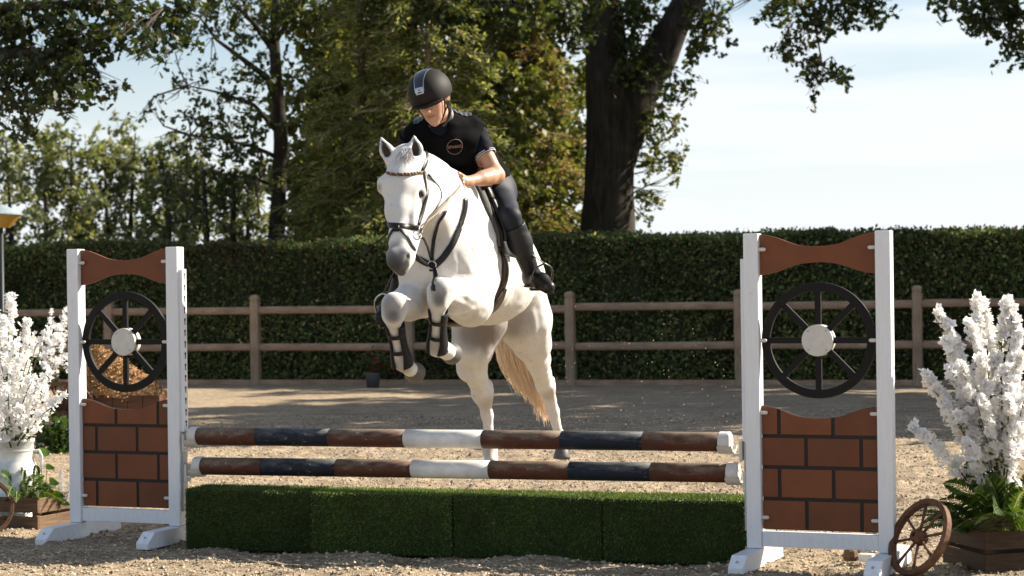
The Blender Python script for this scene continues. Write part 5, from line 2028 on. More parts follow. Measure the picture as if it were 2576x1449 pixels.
    for p in (A(1104, 735, 11.06), A(988, 775, 11.0)):
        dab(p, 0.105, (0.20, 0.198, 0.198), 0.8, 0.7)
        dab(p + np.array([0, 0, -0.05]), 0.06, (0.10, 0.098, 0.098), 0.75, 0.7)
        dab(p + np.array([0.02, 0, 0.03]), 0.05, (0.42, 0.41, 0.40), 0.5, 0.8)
    for p in (A(1100, 872, 11.25), A(1016, 922, 11.18)):
        dab(p, 0.085, (0.30, 0.255, 0.20), 0.75, 0.7)
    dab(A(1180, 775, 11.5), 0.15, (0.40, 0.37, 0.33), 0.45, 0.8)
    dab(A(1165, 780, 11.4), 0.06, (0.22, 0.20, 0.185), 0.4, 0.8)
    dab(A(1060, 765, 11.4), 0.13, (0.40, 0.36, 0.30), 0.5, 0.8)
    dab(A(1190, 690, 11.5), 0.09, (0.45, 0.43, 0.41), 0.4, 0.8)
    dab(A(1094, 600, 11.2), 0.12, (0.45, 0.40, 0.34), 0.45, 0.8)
    dab(A(1215, 838, 12.75), 0.22, (0.17, 0.14, 0.118), 0.75, 0.7, (1.5, 1.6, 0.7))  # belly and groin: grey skin plus under-belly shade painted into the coat
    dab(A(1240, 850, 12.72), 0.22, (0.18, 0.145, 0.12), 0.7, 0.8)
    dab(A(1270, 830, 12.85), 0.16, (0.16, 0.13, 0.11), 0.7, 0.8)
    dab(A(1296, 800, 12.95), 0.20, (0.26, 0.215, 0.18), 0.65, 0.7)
    for p in (A(1225, 1010, 13.2), A(1385, 990, 13.7), A(1232, 1130, 13.25), A(1411, 1115, 13.9)):
        dab(p, 0.09, (0.40, 0.33, 0.25), 0.65, 0.7)
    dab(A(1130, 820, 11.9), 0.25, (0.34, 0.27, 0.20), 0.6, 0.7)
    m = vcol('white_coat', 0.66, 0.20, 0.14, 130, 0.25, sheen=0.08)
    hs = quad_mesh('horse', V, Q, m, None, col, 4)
    tag(hs, 'white grey horse with tucked up forelegs jumping the striped poles', 'horse')
    bvh = BVHTree.FromPolygons([Vector(v) for v in V], [tuple(int(i) for i in q) for q in Q])
    # eyes
    for p in (A(1060, 489, 10.885), A(957, 470, 10.94)):
        mb = MB()
        prof = [(0.0145 * math.sin(math.pi * i / 10), -0.0145 * math.cos(math.pi * i / 10)) for i in range(11)]
        mb.lathe(prof, 16, Matrix.Translation(p), cap=False)
        em = simple('dark_eye', (0.008, 0.006, 0.005), 0.08, 0.0, spec=0.6)
        mb.build('eye', em, hs, True, True)
    # hooves
    hm = simple('grey_hoof', (0.085, 0.078, 0.074), 0.5, 0.25, 40)
    for (p, ax, r, L_) in ((A(1124, 886, 11.40), unit(A(1150, 893, 11.55) - A(1120, 884, 11.38)), 0.048, 0.085), (A(1033, 930, 11.28), unit(A(1056, 945, 11.42) - A(1030, 928, 11.26)), 0.046, 0.085),
                           (A(1237, 1160, 13.25), unit(np.array([-0.06, -0.45, -1])), 0.048, 0.082), (A(1414, 1128, 13.88), unit(np.array([-0.05, -0.25, -1])), 0.046, 0.070)):
        mb = MB()
        q = Vector(ax).to_track_quat('Z', 'Y').to_matrix().to_4x4()
        q.translation = Vector(p)
        mb.lathe([(r * 0.8, -0.01), (r, 0.012), (r * 1.30, L_ * 0.93), (r * 1.28, L_), (r * 1.05, L_ - 0.003), (r * 0.9, L_ - 0.012), (0.0, L_ - 0.016)], 22, q, cap=False)
        mb.build('hoof', hm, hs, True, True, 0)
    # tail: strands from the dock, streaming down and to the right
    N = 2300
    dock = A(1290, 645, 13.3)
    V2, K = [], []
    tips_a, tips_b = A(1262, 880, 13.75), A(1376, 1048, 14.1)
    for i in range(N):
        u = RNG.random() ** 0.8
        e = RNG.normal(size=3)
        mid1 = A(1264 + 36 * u, 800, 13.55) + e * np.array([0.035, 0.05, 0.02])
        mid2 = A(1264 + 88 * u, 900, 13.75) + RNG.normal(size=3) * np.array([0.025, 0.04, 0.02])
        ln = 0.55 + 0.45 * RNG.random() ** 0.6
        end = A(1296 + 84 * u ** 0.8, 965 + 90 * u, 13.95) + RNG.normal(size=3) * np.array([0.02, 0.04, 0.03])
        pts = [dock + RNG.normal(size=3) * 0.03, mid1, mid2, mid2 + (end - mid2) * ln]
        # smooth with a Catmull pass
        P = []
        for a in range(3):
            p0, p1, p2, p3 = pts[max(0, a - 1)], pts[a], pts[a + 1], pts[min(3, a + 2)]
            for s in (0, 0.33, 0.66):
                P.append(0.5 * ((2 * p1) + (p2 - p0) * s + (2 * p0 - 5 * p1 + 4 * p2 - p3) * s * s + (3 * p1 - p0 - 3 * p2 + p3) * s ** 3))
        P.append(pts[-1])
        P = np.array(P)
        wd = 0.0045
        sd = unit(np.array([1, 0.3 * RNG.normal(), 0.25 * RNG.normal()]))
        c = np.array([0.78, 0.67, 0.53]) * (0.9 + 0.2 * RNG.random()) * (np.array([1.1, 1.15, 1.2]) if u < 0.12 else 1)
        for a in range(len(P) - 1):
            w0, w1 = wd * (1 - a / len(P)) + 0.0006, wd * (1 - (a + 1) / len(P)) + 0.0006
            V2 += [P[a] - sd * w0, P[a] + sd * w0, P[a + 1] + sd * w1, P[a + 1] - sd * w1]
            K.append(c)
    tm = foliage('tail_hair', 0.45, 0.5, (1.15, 1.0, 0.82))
    fast_mesh('tail', np.array(V2), 4, tm, np.array(K), hs)
    # short mane on the crest and forelock
    V2, K = [], []
    for i in range(520):
        s = RNG.random()
        p = A(1172, 478, 11.8) * s + A(1038, 382, 11.02) * (1 - s)
        hit = bvh.find_nearest(Vector(p))
        q = np.array(hit[0]) + RNG.normal(size=3) * 0.008
        d = unit(np.array([-0.75, -0.1, -0.5]) + RNG.normal(size=3) * 0.25)
        sd = unit(np.cross(d, [0, 1, 0.2])) * 0.003
        l_ = 0.06 + 0.05 * RNG.random()
        V2 += [q - sd, q + sd, q + d * l_ + sd * 0.3, q + d * l_ - sd * 0.3]
        K.append(np.array([0.58, 0.56, 0.52]) * (0.7 + 0.4 * RNG.random()))
    fast_mesh('mane', np.array(V2), 4, foliage('mane_hair', 0.2, 0.6, (1.1, 1.05, 1.0)), np.array(K), hs)
    V2, K = [], []
    for i in range(160):
        q = A(1024 + RNG.normal() * 8, 378 + RNG.normal() * 4, 10.93)
        hit = bvh.find_nearest(Vector(q))
        q = np.array(hit[0])
        d = unit(np.array([-0.1, -0.4, -0.9]) + RNG.normal(size=3) * 0.25)
        sd = np.array([0.0028, 0, 0])
        l_ = 0.05 + 0.05 * RNG.random()
        V2 += [q - sd, q + sd, q + d * l_ + sd * 0.3, q + d * l_ - sd * 0.3]
        K.append(np.array([0.45, 0.44, 0.43]) * (0.7 + 0.5 * RNG.random()))
    fast_mesh('forelock', np.array(V2), 4, foliage('mane_hair', 0.2, 0.6, (1.1, 1.05, 1.0)), np.array(K), hs)
    return hs, bvh


HORSE, HB = build_horse()


# ------------------------------------------------------------------ rider
def frame_from(f, up):
    f = unit(f)
    s = unit(np.cross(f, up))
    u = np.cross(s, f)
    return s, f, u


def build_rider():
    A = at
    pel, waist, chest, neckb = A(1218, 472, 12.02), A(1182, 420, 11.86), A(1132, 362, 11.68), A(1112, 316, 11.58)
    shL, shR = A(1190, 330, 11.70), A(1040, 346, 11.66)
    elL, wrL = A(1249, 441, 11.62), A(1176, 457, 11.40)
    elR, wrR = A(1004, 432, 11.76), A(1068, 462, 11.42)
    hipL, hipR = A(1250, 486, 12.02), A(1182, 490, 12.04)
    knL, anL = A(1284, 545, 11.68), A(1337, 688, 11.93)
    knR, anR = A(1048, 580, 11.80), A(992, 762, 11.92)
    H = A(1083, 239, 11.47)
    S, F, U = frame_from([-0.27, -0.90, -0.38], [-0.33, -0.33, 0.9])     # S: towards the rider's right? checked below
    if S[0] < 0:
        S = -S                                                          # S points to picture right = rider's left
    rot = np.array([S, F, U])
    hp = lambda s, f, u: H + S * s + F * f + U * u
    chinp = hp(0.0, 0.083, -0.140)
    h = 0.0056
    sw, cw = unit(shL - shR), None
    body = [
        C(pel, waist, 0.150, 0.128, 0.08), C(waist - sw * 0.03, chest - sw * 0.07, 0.115, 0.112, 0.08), C(waist + sw * 0.03, chest + sw * 0.07, 0.115, 0.112, 0.08),
        C(chest, neckb, 0.12, 0.075, 0.08), C(shR, neckb + np.array([0, 0, -0.02]), 0.062, 0.07, 0.06), C(shL, neckb + np.array([0, 0, -0.02]), 0.062, 0.07, 0.06),
        C(neckb, hp(0, -0.02, -0.09), 0.060, 0.056, 0.04),
        C(shL, elL, 0.056, 0.043, 0.04), C(elL, wrL, 0.044, 0.029, 0.03), C(elL * 0.72 + wrL * 0.28, elL * 0.5 + wrL * 0.5, 0.044, 0.038, 0.03),
        C(shR, elR, 0.056, 0.043, 0.04), C(elR, wrR, 0.044, 0.028, 0.03),
        C(hipL, knL, 0.092, 0.048, 0.04), C(knL, knL * 0.55 + anL * 0.45, 0.048, 0.054, 0.02), C(knL * 0.55 + anL * 0.45, anL, 0.058, 0.040, 0.04),
        C(hipR, knR, 0.092, 0.048, 0.04), C(knR, knR * 0.55 + anR * 0.45, 0.048, 0.054, 0.02), C(knR * 0.55 + anR * 0.45, anR, 0.058, 0.040, 0.04),
        C(anL, A(1378, 722, 11.80), 0.040, 0.032, 0.03), C(anR, A(958, 796, 11.78), 0.040, 0.032, 0.03),
        # head
        ('e', hp(0, -0.005, 0.01), rot, (0.078, 0.098, 0.105), 0.03),
        C(hp(0, 0.045, -0.055), hp(0, 0.062, -0.112), 0.060, 0.040, 0.03), C(hp(0, 0.07, -0.118), chinp, 0.030, 0.024, 0.025),
        C(hp(-0.030, 0.055, -0.050), hp(-0.022, 0.058, -0.105), 0.034, 0.026, 0.03), C(hp(0.030, 0.055, -0.050), hp(0.022, 0.058, -0.105), 0.034, 0.026, 0.03),
        C(hp(0, 0.092, -0.012), hp(0, 0.124, -0.062), 0.011, 0.014, 0.016), C(hp(-0.012, 0.108, -0.068), hp(0.012, 0.108, -0.068), 0.010, 0.010, 0.012),
        C(hp(-0.036, 0.078, 0.000), hp(0.036, 0.078, 0.000), 0.020, 0.020, 0.02),
        ('-c', hp(-0.034, 0.108, -0.026), hp(-0.024, 0.110, -0.026), 0.013, 0.012, 0.014), ('-c', hp(0.024, 0.110, -0.026), hp(0.034, 0.108, -0.026), 0.012, 0.013, 0.014),
        C(hp(-0.033, 0.082, -0.026), hp(-0.028, 0.084, -0.026), 0.012, 0.012, 0.004), C(hp(0.028, 0.084, -0.026), hp(0.033, 0.082, -0.026), 0.012, 0.012, 0.004),
        C(hp(-0.018, 0.098, -0.092), hp(0.018, 0.098, -0.092), 0.0075, 0.0075, 0.008), C(hp(-0.014, 0.097, -0.104), hp(0.014, 0.097, -0.104), 0.0085, 0.0085, 0.008),
        ('-c', hp(-0.020, 0.107, -0.098), hp(0.020, 0.107, -0.098), 0.0030, 0.0030, 0.004),
        # ears
        ('e', hp(0.080, -0.018, -0.035), np.array([unit(S + F * 0.5), unit(F - S * 0.5), U]), (0.012, 0.020, 0.032), 0.008),
        ('e', hp(-0.080, -0.018, -0.035), np.array([unit(-S + F * 0.5), unit(F + S * 0.5), U]), (0.012, 0.020, 0.032), 0.008),
        ('-c', hp(0.092, -0.008, -0.025), hp(0.092, -0.010, -0.045), 0.008, 0.007, 0.006),
    ]

    def hand(wr, fwd, out, upv, side):
        """a fist round the rein: thumb on top, fingers curled inwards"""
        f = unit(fwd)
        u = unit(upv - f * np.dot(upv, f))
        o = unit(out - f * np.dot(out, f) - u * np.dot(out, u))
        ops = [C(wr, wr + f * 0.036, 0.028, 0.029, 0.02),
               ('e', wr + f * 0.047 - o * 0.004, np.array([f, o, u]), (0.037, 0.021, 0.041), 0.016)]
        for i in range(4):
            z = 0.032 - 0.0205 * i
            L1 = (0.040, 0.044, 0.041, 0.034)[i]
            k0 = wr + f * (0.074 - 0.004 * abs(i - 1)) + o * 0.016 + u * z
            k1 = k0 + f * 0.014 - o * L1 * 0.85
            k2 = k1 - f * 0.026 - o * 0.010
            k3 = k2 - f * 0.016 + o * 0.014
            ops += [C(k0, k1, 0.0115, 0.0098, 0.0025), C(k1, k2, 0.0096, 0.0088, 0.003), C(k2, k3, 0.0086, 0.0078, 0.003)]
        t0 = wr + f * 0.030 + u * 0.026 - o * 0.004
        t1 = wr + f * 0.064 + u * 0.047 - o * 0.010
        t2 = wr + f * 0.084 + u * 0.046 - o * 0.022
        ops += [C(t0, t1, 0.0135, 0.0118, 0.010), C(t1, t2, 0.0114, 0.0095, 0.003)]
        return ops, wr + f * 0.066 - o * 0.016
    hl, gripL = hand(wrL, A(1144, 457, 11.30) - wrL, np.array([0.5, -0.75, -0.05]), np.array([0.05, 0.15, 1.0]), 1)
    hr, gripR = hand(wrR, A(1094, 470, 11.30) - wrR, np.array([-0.8, -0.4, 0.0]), np.array([0.0, 0.1, 1.0]), -1)
    body += hl + hr
    V, Q = sculpt(body, h)
    skin = np.array([0.43, 0.235, 0.145])
    col = np.tile(skin[None], (len(V), 1)) * (1 + 0.05 * vnoise(V * 40, 51)[:, None])

    def dab(p, r, c, s=1.0):
        w = np.clip((1 - np.linalg.norm(V - p, axis=1) / r) / 0.5, 0, 1)
        w = (w * w * (3 - 2 * w) * s)[:, None]
        col[:] = col * (1 - w) + np.asarray(c) * w
    for x in np.linspace(-0.02, 0.02, 5):
        dab(hp(x, 0.105, -0.098), 0.013, (0.26, 0.10, 0.075), 0.6)
    for x in (-0.030, 0.030):
        dab(hp(x, 0.098, -0.026), 0.010, (0.10, 0.06, 0.045), 0.8)
        for q in (-0.012, 0, 0.012):
            dab(hp(x + q, 0.102, -0.008), 0.009, (0.14, 0.08, 0.05), 0.8)
    dab(hp(0, 0.13, -0.062), 0.02, (0.55, 0.27, 0.19), 0.5)
    for x in (-0.045, 0.045):
        dab(hp(x, 0.09, -0.065), 0.028, (0.52, 0.25, 0.17), 0.4)
    m = vcol('skin', 0.45, 0.4, 0.08, 150, 0.05, sss=0.12)
    rd = quad_mesh('person', V, Q, m, None, col, 2)
    tag(rd, 'person in black helmet, black vest and navy breeches riding the white horse', 'person')

    # helmet: dome with peak, cut along the rim
    hc = hp(0, -0.008, 0.018)
    hel = [('e', hc, rot, (0.124, 0.152, 0.128), 0.02), ('p', hp(0, 0, -0.030), -(U + F * 0.10))]
    brim = [('e', hp(0, 0.055, -0.022), rot, (0.100, 0.125, 0.013), 0.01), ('-c', hp(-0.02, -0.02, -0.03), hp(0.02, -0.02, -0.03), 0.088, 0.088, 0.01)]
    V1, Q1 = sculpt(hel[:1] + hel[1:], 0.006)
    hm_ = simple('helmet_shell', (0.012, 0.0095, 0.008), 0.65, 0.08, 200, spec=0.22)
    hl_ = quad_mesh('helmet', V1, Q1, hm_, rd, None, 2)
    V2, Q2 = sculpt([('e', hp(0, 0.056, -0.022), rot, (0.103, 0.113, 0.008), 0.01)], 0.005)
    quad_mesh('peak', V2, Q2, hm_, hl_, None, 2)
    hb = BVHTree.FromPolygons([Vector(v) for v in V1], [tuple(int(i) for i in q) for q in Q1])

    def on_h(s, u, off=0.0015):
        """point of the shell: s sideways, u angle up from the front"""
        d = F * math.cos(u) + U * math.sin(u)
        o = hc + S * s
        r = hb.ray_cast(Vector(o + d * 0.4), Vector(-d))
        return np.array(r[0]) + np.array(r[1]) * off if r[0] is not None else o + d * 0.15

    def shell_patch(name, fn, u0, u1, mat, off=0.002, nu=14):
        V_, F_ = [], []
        for i in range(nu + 1):
            u = u0 + (u1 - u0) * i / nu
            a, b = fn((u - u0) / (u1 - u0))
            for k in range(5):
                V_.append(on_h(a + (b - a) * k / 4, u, off))
        for i in range(nu):
            for k in range(4):
                F_.append((i * 5 + k, i * 5 + k + 1, i * 5 + 6 + k, i * 5 + 5 + k))
        return link_mesh(name, np.array(V_), F_, mat, hl_, True, True)
    silver = simple('silver_trim', (0.42, 0.43, 0.45), 0.3, 0.05, 40, metal=0.7)
    glossy = simple('gloss_inlay', (0.010, 0.012, 0.017), 0.15, 0.05, 40, spec=0.6, coat=0.5)
    w_ = lambda t: 0.023 + 0.020 * t ** 1.4
    shell_patch('inlay', lambda t: (-w_(t), w_(t)), 0.30, 1.75, glossy, 0.002)
    shell_patch('silver_edge', lambda t: (w_(t), w_(t) + 0.0045), 0.28, 1.85, silver, 0.003)
    shell_patch('silver_edge', lambda t: (-w_(t) - 0.0045, -w_(t)), 0.28, 1.85, silver, 0.003)
    shell_patch('badge', lambda t: (-0.0225 - 0.003 * t, 0.0225 + 0.003 * t), 0.20, 0.46, silver, 0.0035, 6)
    shell_patch('badge_slot', lambda t: (-0.013, 0.013), 0.245, 0.285, M_HOLE, 0.0045, 2)
    shell_patch('badge_mark', lambda t: (-0.004, 0.004), 0.33, 0.38, M_HOLE, 0.0045, 2)
    for sx in (1, -1):
        mb = MB()
        pts = [hp(sx * 0.092, 0.035, -0.03), hp(sx * 0.080, 0.040, -0.065), hp(sx * 0.066, 0.045, -0.105), hp(sx * 0.040, 0.055, -0.140), hp(0, 0.062, -0.158)]
        mb.tube(pts, 0.0052, 6, True)
        mb.tube([hp(sx * 0.092, -0.05, -0.03), hp(sx * 0.086, -0.02, -0.07), hp(sx * 0.066, 0.045, -0.105)], 0.0045, 6)
        mb.build('chin_strap', M_LEATHER, rd, True, True)
    Vh, Qh = sculpt([('e', hp(0, -0.030, -0.020), rot, (0.084, 0.082, 0.060), 0.01), ('p', hp(0, 0.022, 0), F), ('p', hp(0, 0, -0.005), U)], 0.006)
    quad_mesh('hair', Vh, Qh, simple('brown_hair', (0.035, 0.02, 0.012), 0.6, 0.3, 60), rd, None, 2)

    # polo sleeves and collar zone
    navy = simple('navy_polo', (0.005, 0.0068, 0.012), 0.8, 0.15, 60, spec=0.08, sheen=0.04)
    slL = shL * 0.45 + elL * 0.55
    slR = shR * 0.45 + elR * 0.55
    for (sh_, sl_, el_) in ((shL, slL, elL), (shR, slR, elR)):
        dn = unit(el_ - sh_)
        Vs, Qs = sculpt([C(sh_ + unit(neckb - sh_) * 0.05, sh_ + dn * 0.02, 0.066, 0.070, 0.03), C(sh_, el_, 0.070, 0.058, 0.03), ('p', sl_, dn)], 0.006)
        Vs = Vs + (0.0035 * vnoise(Vs * 30, 52)[:, None] + 0.004 * vnoise(Vs * 14, 53)[:, None]) * unit(np.array([0.5, -0.8, 0.2]))
        so = quad_mesh('polo_sleeve', Vs, Qs, navy, rd, None, 3)
        mb = MB()
        a = unit(np.cross(dn, [0, 1, 0.3]))
        b = np.cross(dn, a)
        for rr_, off_ in ((0.0625, 0.0), (0.0632, -0.010)):
            mb.tube([sl_ + dn * off_ + (a * math.cos(w) + b * math.sin(w)) * rr_ for w in np.linspace(0, 2 * math.pi, 25)], 0.0022, 5, False)
        mb.build('sleeve_piping', simple('pale_piping', (0.55, 0.58, 0.62), 0.7, 0.1), so, True, True)
    # vest
    vest = [
        C(pel + np.array([0, 0, 0.03]), waist, 0.164, 0.150, 0.08), C(waist - sw * 0.03, chest - sw * 0.075, 0.137, 0.134, 0.08), C(waist + sw * 0.03, chest + sw * 0.075, 0.137, 0.134, 0.08),
        C(chest, neckb, 0.140, 0.090, 0.08), C(shR * 0.78 + neckb * 0.22, neckb + np.array([0, 0, -0.02]), 0.084, 0.09, 0.06), C(shL * 0.82 + neckb * 0.18, neckb + np.array([0, 0, -0.02]), 0.086, 0.09, 0.06),
        C(shL * 0.96 + neckb * 0.04, shL * 0.82 + neckb * 0.18, 0.077, 0.084, 0.03), C(shR * 0.92 + neckb * 0.08, shR * 0.78 + neckb * 0.22, 0.074, 0.082, 0.03),
        ('-c', hp(0, 0.07, -0.19), hp(0, 0.0, -0.07), 0.045, 0.070, 0.02),
    ]
    dnL, dnR = unit(elL - shL), unit(elR - shR)
    vest += [('-c', shL + dnL * 0.085, shL + dnL * 0.22, 0.082, 0.085, 0.01), ('-c', shR + dnR * 0.085, shR + dnR * 0.22, 0.080, 0.085, 0.01)]
    Vv, Qv = sculpt(vest, 0.0062)
    fold = 0.010 * vnoise(Vv * np.array([5, 5, 16]) + 7, 54) + 0.006 * vnoise(Vv * np.array([16, 16, 30]), 55)
    nrm_ = unit(np.array([0.2, -1, 0.1]))
    Vv = Vv + fold[:, None] * nrm_
    vm = simple('black_vest', (0.004, 0.004, 0.0045), 0.85, 0.2, 40, spec=0.04, bump=0.1)
    vs = quad_mesh('vest', Vv, Qv, vm, rd, None, 3)
    vb = BVHTree.FromPolygons([Vector(v) for v in Vv], [tuple(int(i) for i in q) for q in Qv])
    # stand-up quilted collar
    quilt = simple('quilted_nylon', (0.035, 0.037, 0.040), 0.45, 0.15, 50, spec=0.5)
    mb = MB()
    nd = unit(hp(0, -0.02, -0.09) - neckb)
    a = unit(np.cross(nd, [0, 1, 0]))
    b = np.cross(nd, a)
    f_ang = math.atan2(np.dot(F, b), np.dot(F, a))
    for j in range(6):
        z = 0.018 + j * 0.0145
        pts = []
        for w in np.linspace(f_ang + 0.42, f_ang + 2 * math.pi - 0.42, 30):
            front = 0.5 + 0.5 * math.cos(w - f_ang)
            pts.append(neckb + nd * (z - 0.050 * front ** 2) + (a * math.cos(w) + b * math.sin(w)) * (0.076 - 0.0015 * j + 0.016 * front))
        mb.tube(pts, 0.0092, 7)
    mb.build('collar', quilt, vs, True, True)
    # quilted shoulder yoke
    for sh_ in (shL, shR):
        Vq, Fq, ok = [], [], []
        nt_, ny_ = 30, 14
        for i in range(nt_ + 1):
            t = 0.12 + 0.84 * i / nt_
            p0 = neckb * (1 - t) + sh_ * t
            for k in range(ny_ + 1):
                y = -0.085 + 0.19 * k / ny_
                r_ = vb.ray_cast(Vector(p0 + np.array([0, y, 0.3])), Vector((0, 0, -1)))
                hit = r_[0] is not None
                Vq.append(np.array(r_[0]) + np.array(r_[1]) * (0.002 + 0.0055 * abs(math.sin(t * 19))) if hit else p0)
                ok.append(hit)
        for i in range(nt_):
            for k in range(ny_):
                c4 = (i * (ny_ + 1) + k, i * (ny_ + 1) + k + 1, (i + 1) * (ny_ + 1) + k + 1, (i + 1) * (ny_ + 1) + k)
                if all(ok[x] for x in c4) and max(np.linalg.norm(Vq[c4[0]] - Vq[x]) for x in c4) < 0.05:
                    Fq.append(c4)
        link_mesh('quilted_yoke', np.array(Vq), Fq, quilt, vs, True, True)
    # shirt showing under the armholes
    Vp, Qp = sculpt([C(waist - sw * 0.03, chest - sw * 0.07, 0.122, 0.120, 0.08), C(waist + sw * 0.03, chest + sw * 0.07, 0.122, 0.120, 0.08), C(chest, neckb, 0.126, 0.078, 0.08),
                     C(shR, neckb + np.array([0, 0, -0.02]), 0.069, 0.076, 0.06), C(shL, neckb + np.array([0, 0, -0.02]), 0.069, 0.076, 0.06)], 0.007)
    quad_mesh('polo_body', Vp, Qp, navy, rd, None, 2)
    # armhole edge
    for sh_, dn in ((shL, dnL), (shR, dnR)):
        a = unit(np.cross(dn, [0, 1, 0.2]))
        b = np.cross(dn, a)
        mb = MB()
        c0 = sh_ + dn * 0.012
        mb.tube([c0 + (a * math.cos(w) + b * math.sin(w)) * 0.0785 for w in np.linspace(0, 2 * math.pi, 28)], 0.006, 6, False)
        mb.build('armhole_edge', vm, vs, True, True)
    # round chest emblem
    def on_v(u, v, off):
        o = CAM
        d = unit(at(u, v, 1.0) - CAM)
        r_ = vb.ray_cast(Vector(o), Vector(d))
        return np.array(r_[0]), np.array(r_[1])
    pc, pn = on_v(1144, 369, 0)
    pn = unit(pn * 0.6 + unit(CAM - pc) * 0.6)
    ex = unit(np.cross([0, 0, 1.0], pn))
    ex = unit(ex * math.cos(0.10) + np.cross(pn, ex) * math.sin(0.10))
    ey = np.cross(pn, ex)

    def stick(p, off=0.0025):
        r_ = vb.ray_cast(Vector(p + pn * 0.1), Vector(-pn))
        return np.array(r_[0]) + pn * off if r_[0] is not None else p
    em = simple('emblem_thread', (0.20, 0.135, 0.105), 0.7, 0.1)
    mb = MB()
    mb.tube([stick(pc + (ex * math.cos(w) + ey * math.sin(w)) * 0.0455) for w in np.linspace(0, 2 * math.pi, 33)], 0.0014, 5, False)
    eo = mb.build('emblem', em, vs, True, True)
    tx = bpy.data.curves.new('emblem_lettering', 'FONT')
    tx.body = 'SPARKS'
    tx.size = 0.0240
    tx.extrude = 0.0008
    tx.align_x, tx.align_y = 'CENTER', 'CENTER'
    tmp = bpy.data.objects.new('lettering_source', tx)
    COL.objects.link(tmp)
    bpy.context.view_layer.update()
    tm_ = bpy.data.meshes.new_from_object(tmp.evaluated_get(bpy.context.evaluated_depsgraph_get()))
    bpy.data.objects.remove(tmp)
    txt = bpy.data.objects.new('emblem_lettering', tm_)
    COL.objects.link(txt)
    tm_.materials.clear()
    tm_.materials.append(simple('emblem_copper', (0.23, 0.11, 0.075), 0.6, 0.1))
    txt.parent = eo
    pz = stick(pc, 0.0055)
    Mx = Matrix((tuple(ex) + (0,), tuple(ey) + (0,), tuple(pn) + (0,), (0, 0, 0, 1))).transposed()
    Mx.translation = Vector(pz - ORG[rd.name])
    txt.matrix_local = Mx
    # breeches
    br = simple('navy_breeches', (0.0075, 0.0105, 0.018), 0.6, 0.15, 60, spec=0.2, sheen=0.04)
    Vb, Qb = sculpt([C(waist, pel, 0.134, 0.156, 0.05), C(pel, hipL, 0.156, 0.108, 0.06), C(pel, hipR, 0.156, 0.108, 0.06), C(hipL, knL, 0.101, 0.061, 0.05), C(hipR, knR, 0.101, 0.061, 0.05),
                     C(knL, knL * 0.7 + anL * 0.3, 0.058, 0.056, 0.02), C(knR, knR * 0.7 + anR * 0.3, 0.058, 0.056, 0.02)], 0.0065)
    Vb = Vb + (0.004 * vnoise(Vb * np.array([10, 10, 18]), 56))[:, None] * unit(np.array([0.6, -0.8, 0.1]))
    quad_mesh('breeches', Vb, Qb, br, rd, None, 3)
    # half chaps and boots
    ch = simple('dark_chaps', (0.012, 0.014, 0.018), 0.5, 0.2, 60, spec=0.3)
    for (kn, an, toe, heel, sx) in ((knL, anL, A(1381, 722, 11.74), A(1330, 712, 12.0), 1), (knR, anR, A(957, 797, 11.74), A(1000, 792, 12.0), -1)):
        dn = unit(an - kn)
        q = kn * 0.55 + an * 0.45
        Vc, Qc = sculpt([C(kn, q, 0.069, 0.067, 0.03), C(q, an, 0.064, 0.049, 0.04), ('p', kn + dn * 0.07, -unit(dn + 0.35 * np.array([0.3, -0.9, 0.2])))], 0.006)
        Vc = Vc + (0.002 * vnoise(Vc * np.array([10, 10, 40]), 57))[:, None] * np.array([0.7, -0.7, 0])
        quad_mesh('half_chap', Vc, Qc, ch, rd, None, 3)
        ft = unit(toe - an)
        Vf, Qf = sculpt([C(an, an + (heel - an) * 0.6, 0.049, 0.044, 0.04), C(an + np.array([0, 0, -0.015]), toe * 0.55 + an * 0.45, 0.048, 0.045, 0.04), C(toe * 0.55 + an * 0.45, toe, 0.045, 0.036, 0.03)], 0.006)
        bo = quad_mesh('boot', Vf, Qf, M_LEATHER, rd, None, 3)
        mb = MB()
        sd = unit(np.cross(ft, [0, 0, 1.0]))
        upv = np.cross(sd, ft)
        base = [heel * 0.7 + an * 0.3 - upv * 0.038, toe * 0.5 + an * 0.5 - upv * 0.040, toe + ft * 0.028 - upv * 0.028]
        for i in range(2):
            mb.tube([base[i], base[i + 1]], [0.036, 0.032], 10, True, 0.25, upv)
        mb.build('sole', M_HOLE, bo, False, True)
    return rd, gripL, gripR, dict(anL=anL, anR=anR, toeL=A(1381, 722, 11.74), toeR=A(957, 797, 11.74), knL=knL)


RIDER, GRIP_L, GRIP_R, RJ = build_rider()


# ------------------------------------------------------------------ saddlery
def ray_h(u, v, off=0.004):
    d = unit(at(u, v, 1.0) - CAM)
    r_ = HB.ray_cast(Vector(CAM), Vector(d))
    if r_[0] is None:
        r_ = HB.find_nearest(Vector(at(u, v, 10.95)))
    return np.array(r_[0]) + np.array(r_[1]) * off, np.array(r_[1])


def near_h(p, off=0.004):
    r_ = HB.find_nearest(Vector(p))
    q, n = np.array(r_[0]), np.array(r_[1])
    return q + n * off, n


def strap(mb, pts, w, off=0.005, sub=6, close=False, flat=0.22):
    """strap lying on the horse through px points (u, v) or world points"""
    P = []
    for q in pts:
        P.append(ray_h(*q)[0] if len(q) == 2 else near_h(q)[0])
    if close:
        P.append(P[0])
    Q, N = [], []
    for i in range(len(P) - 1):
        for s in range(sub):
            x, n = near_h(P[i] + (P[i + 1] - P[i]) * s / sub, off)
            Q.append(x)
            N.append(n)
    x, n = near_h(P[-1], off)
    Q.append(x)
    N.append(n)
    Q = np.array(Q)
    for _ in range(2):
        Q[1:-1] = Q[1:-1] * 0.5 + (Q[:-2] + Q[2:]) * 0.25
    mb.tube(Q, w, 8, True, flat, np.array(N))


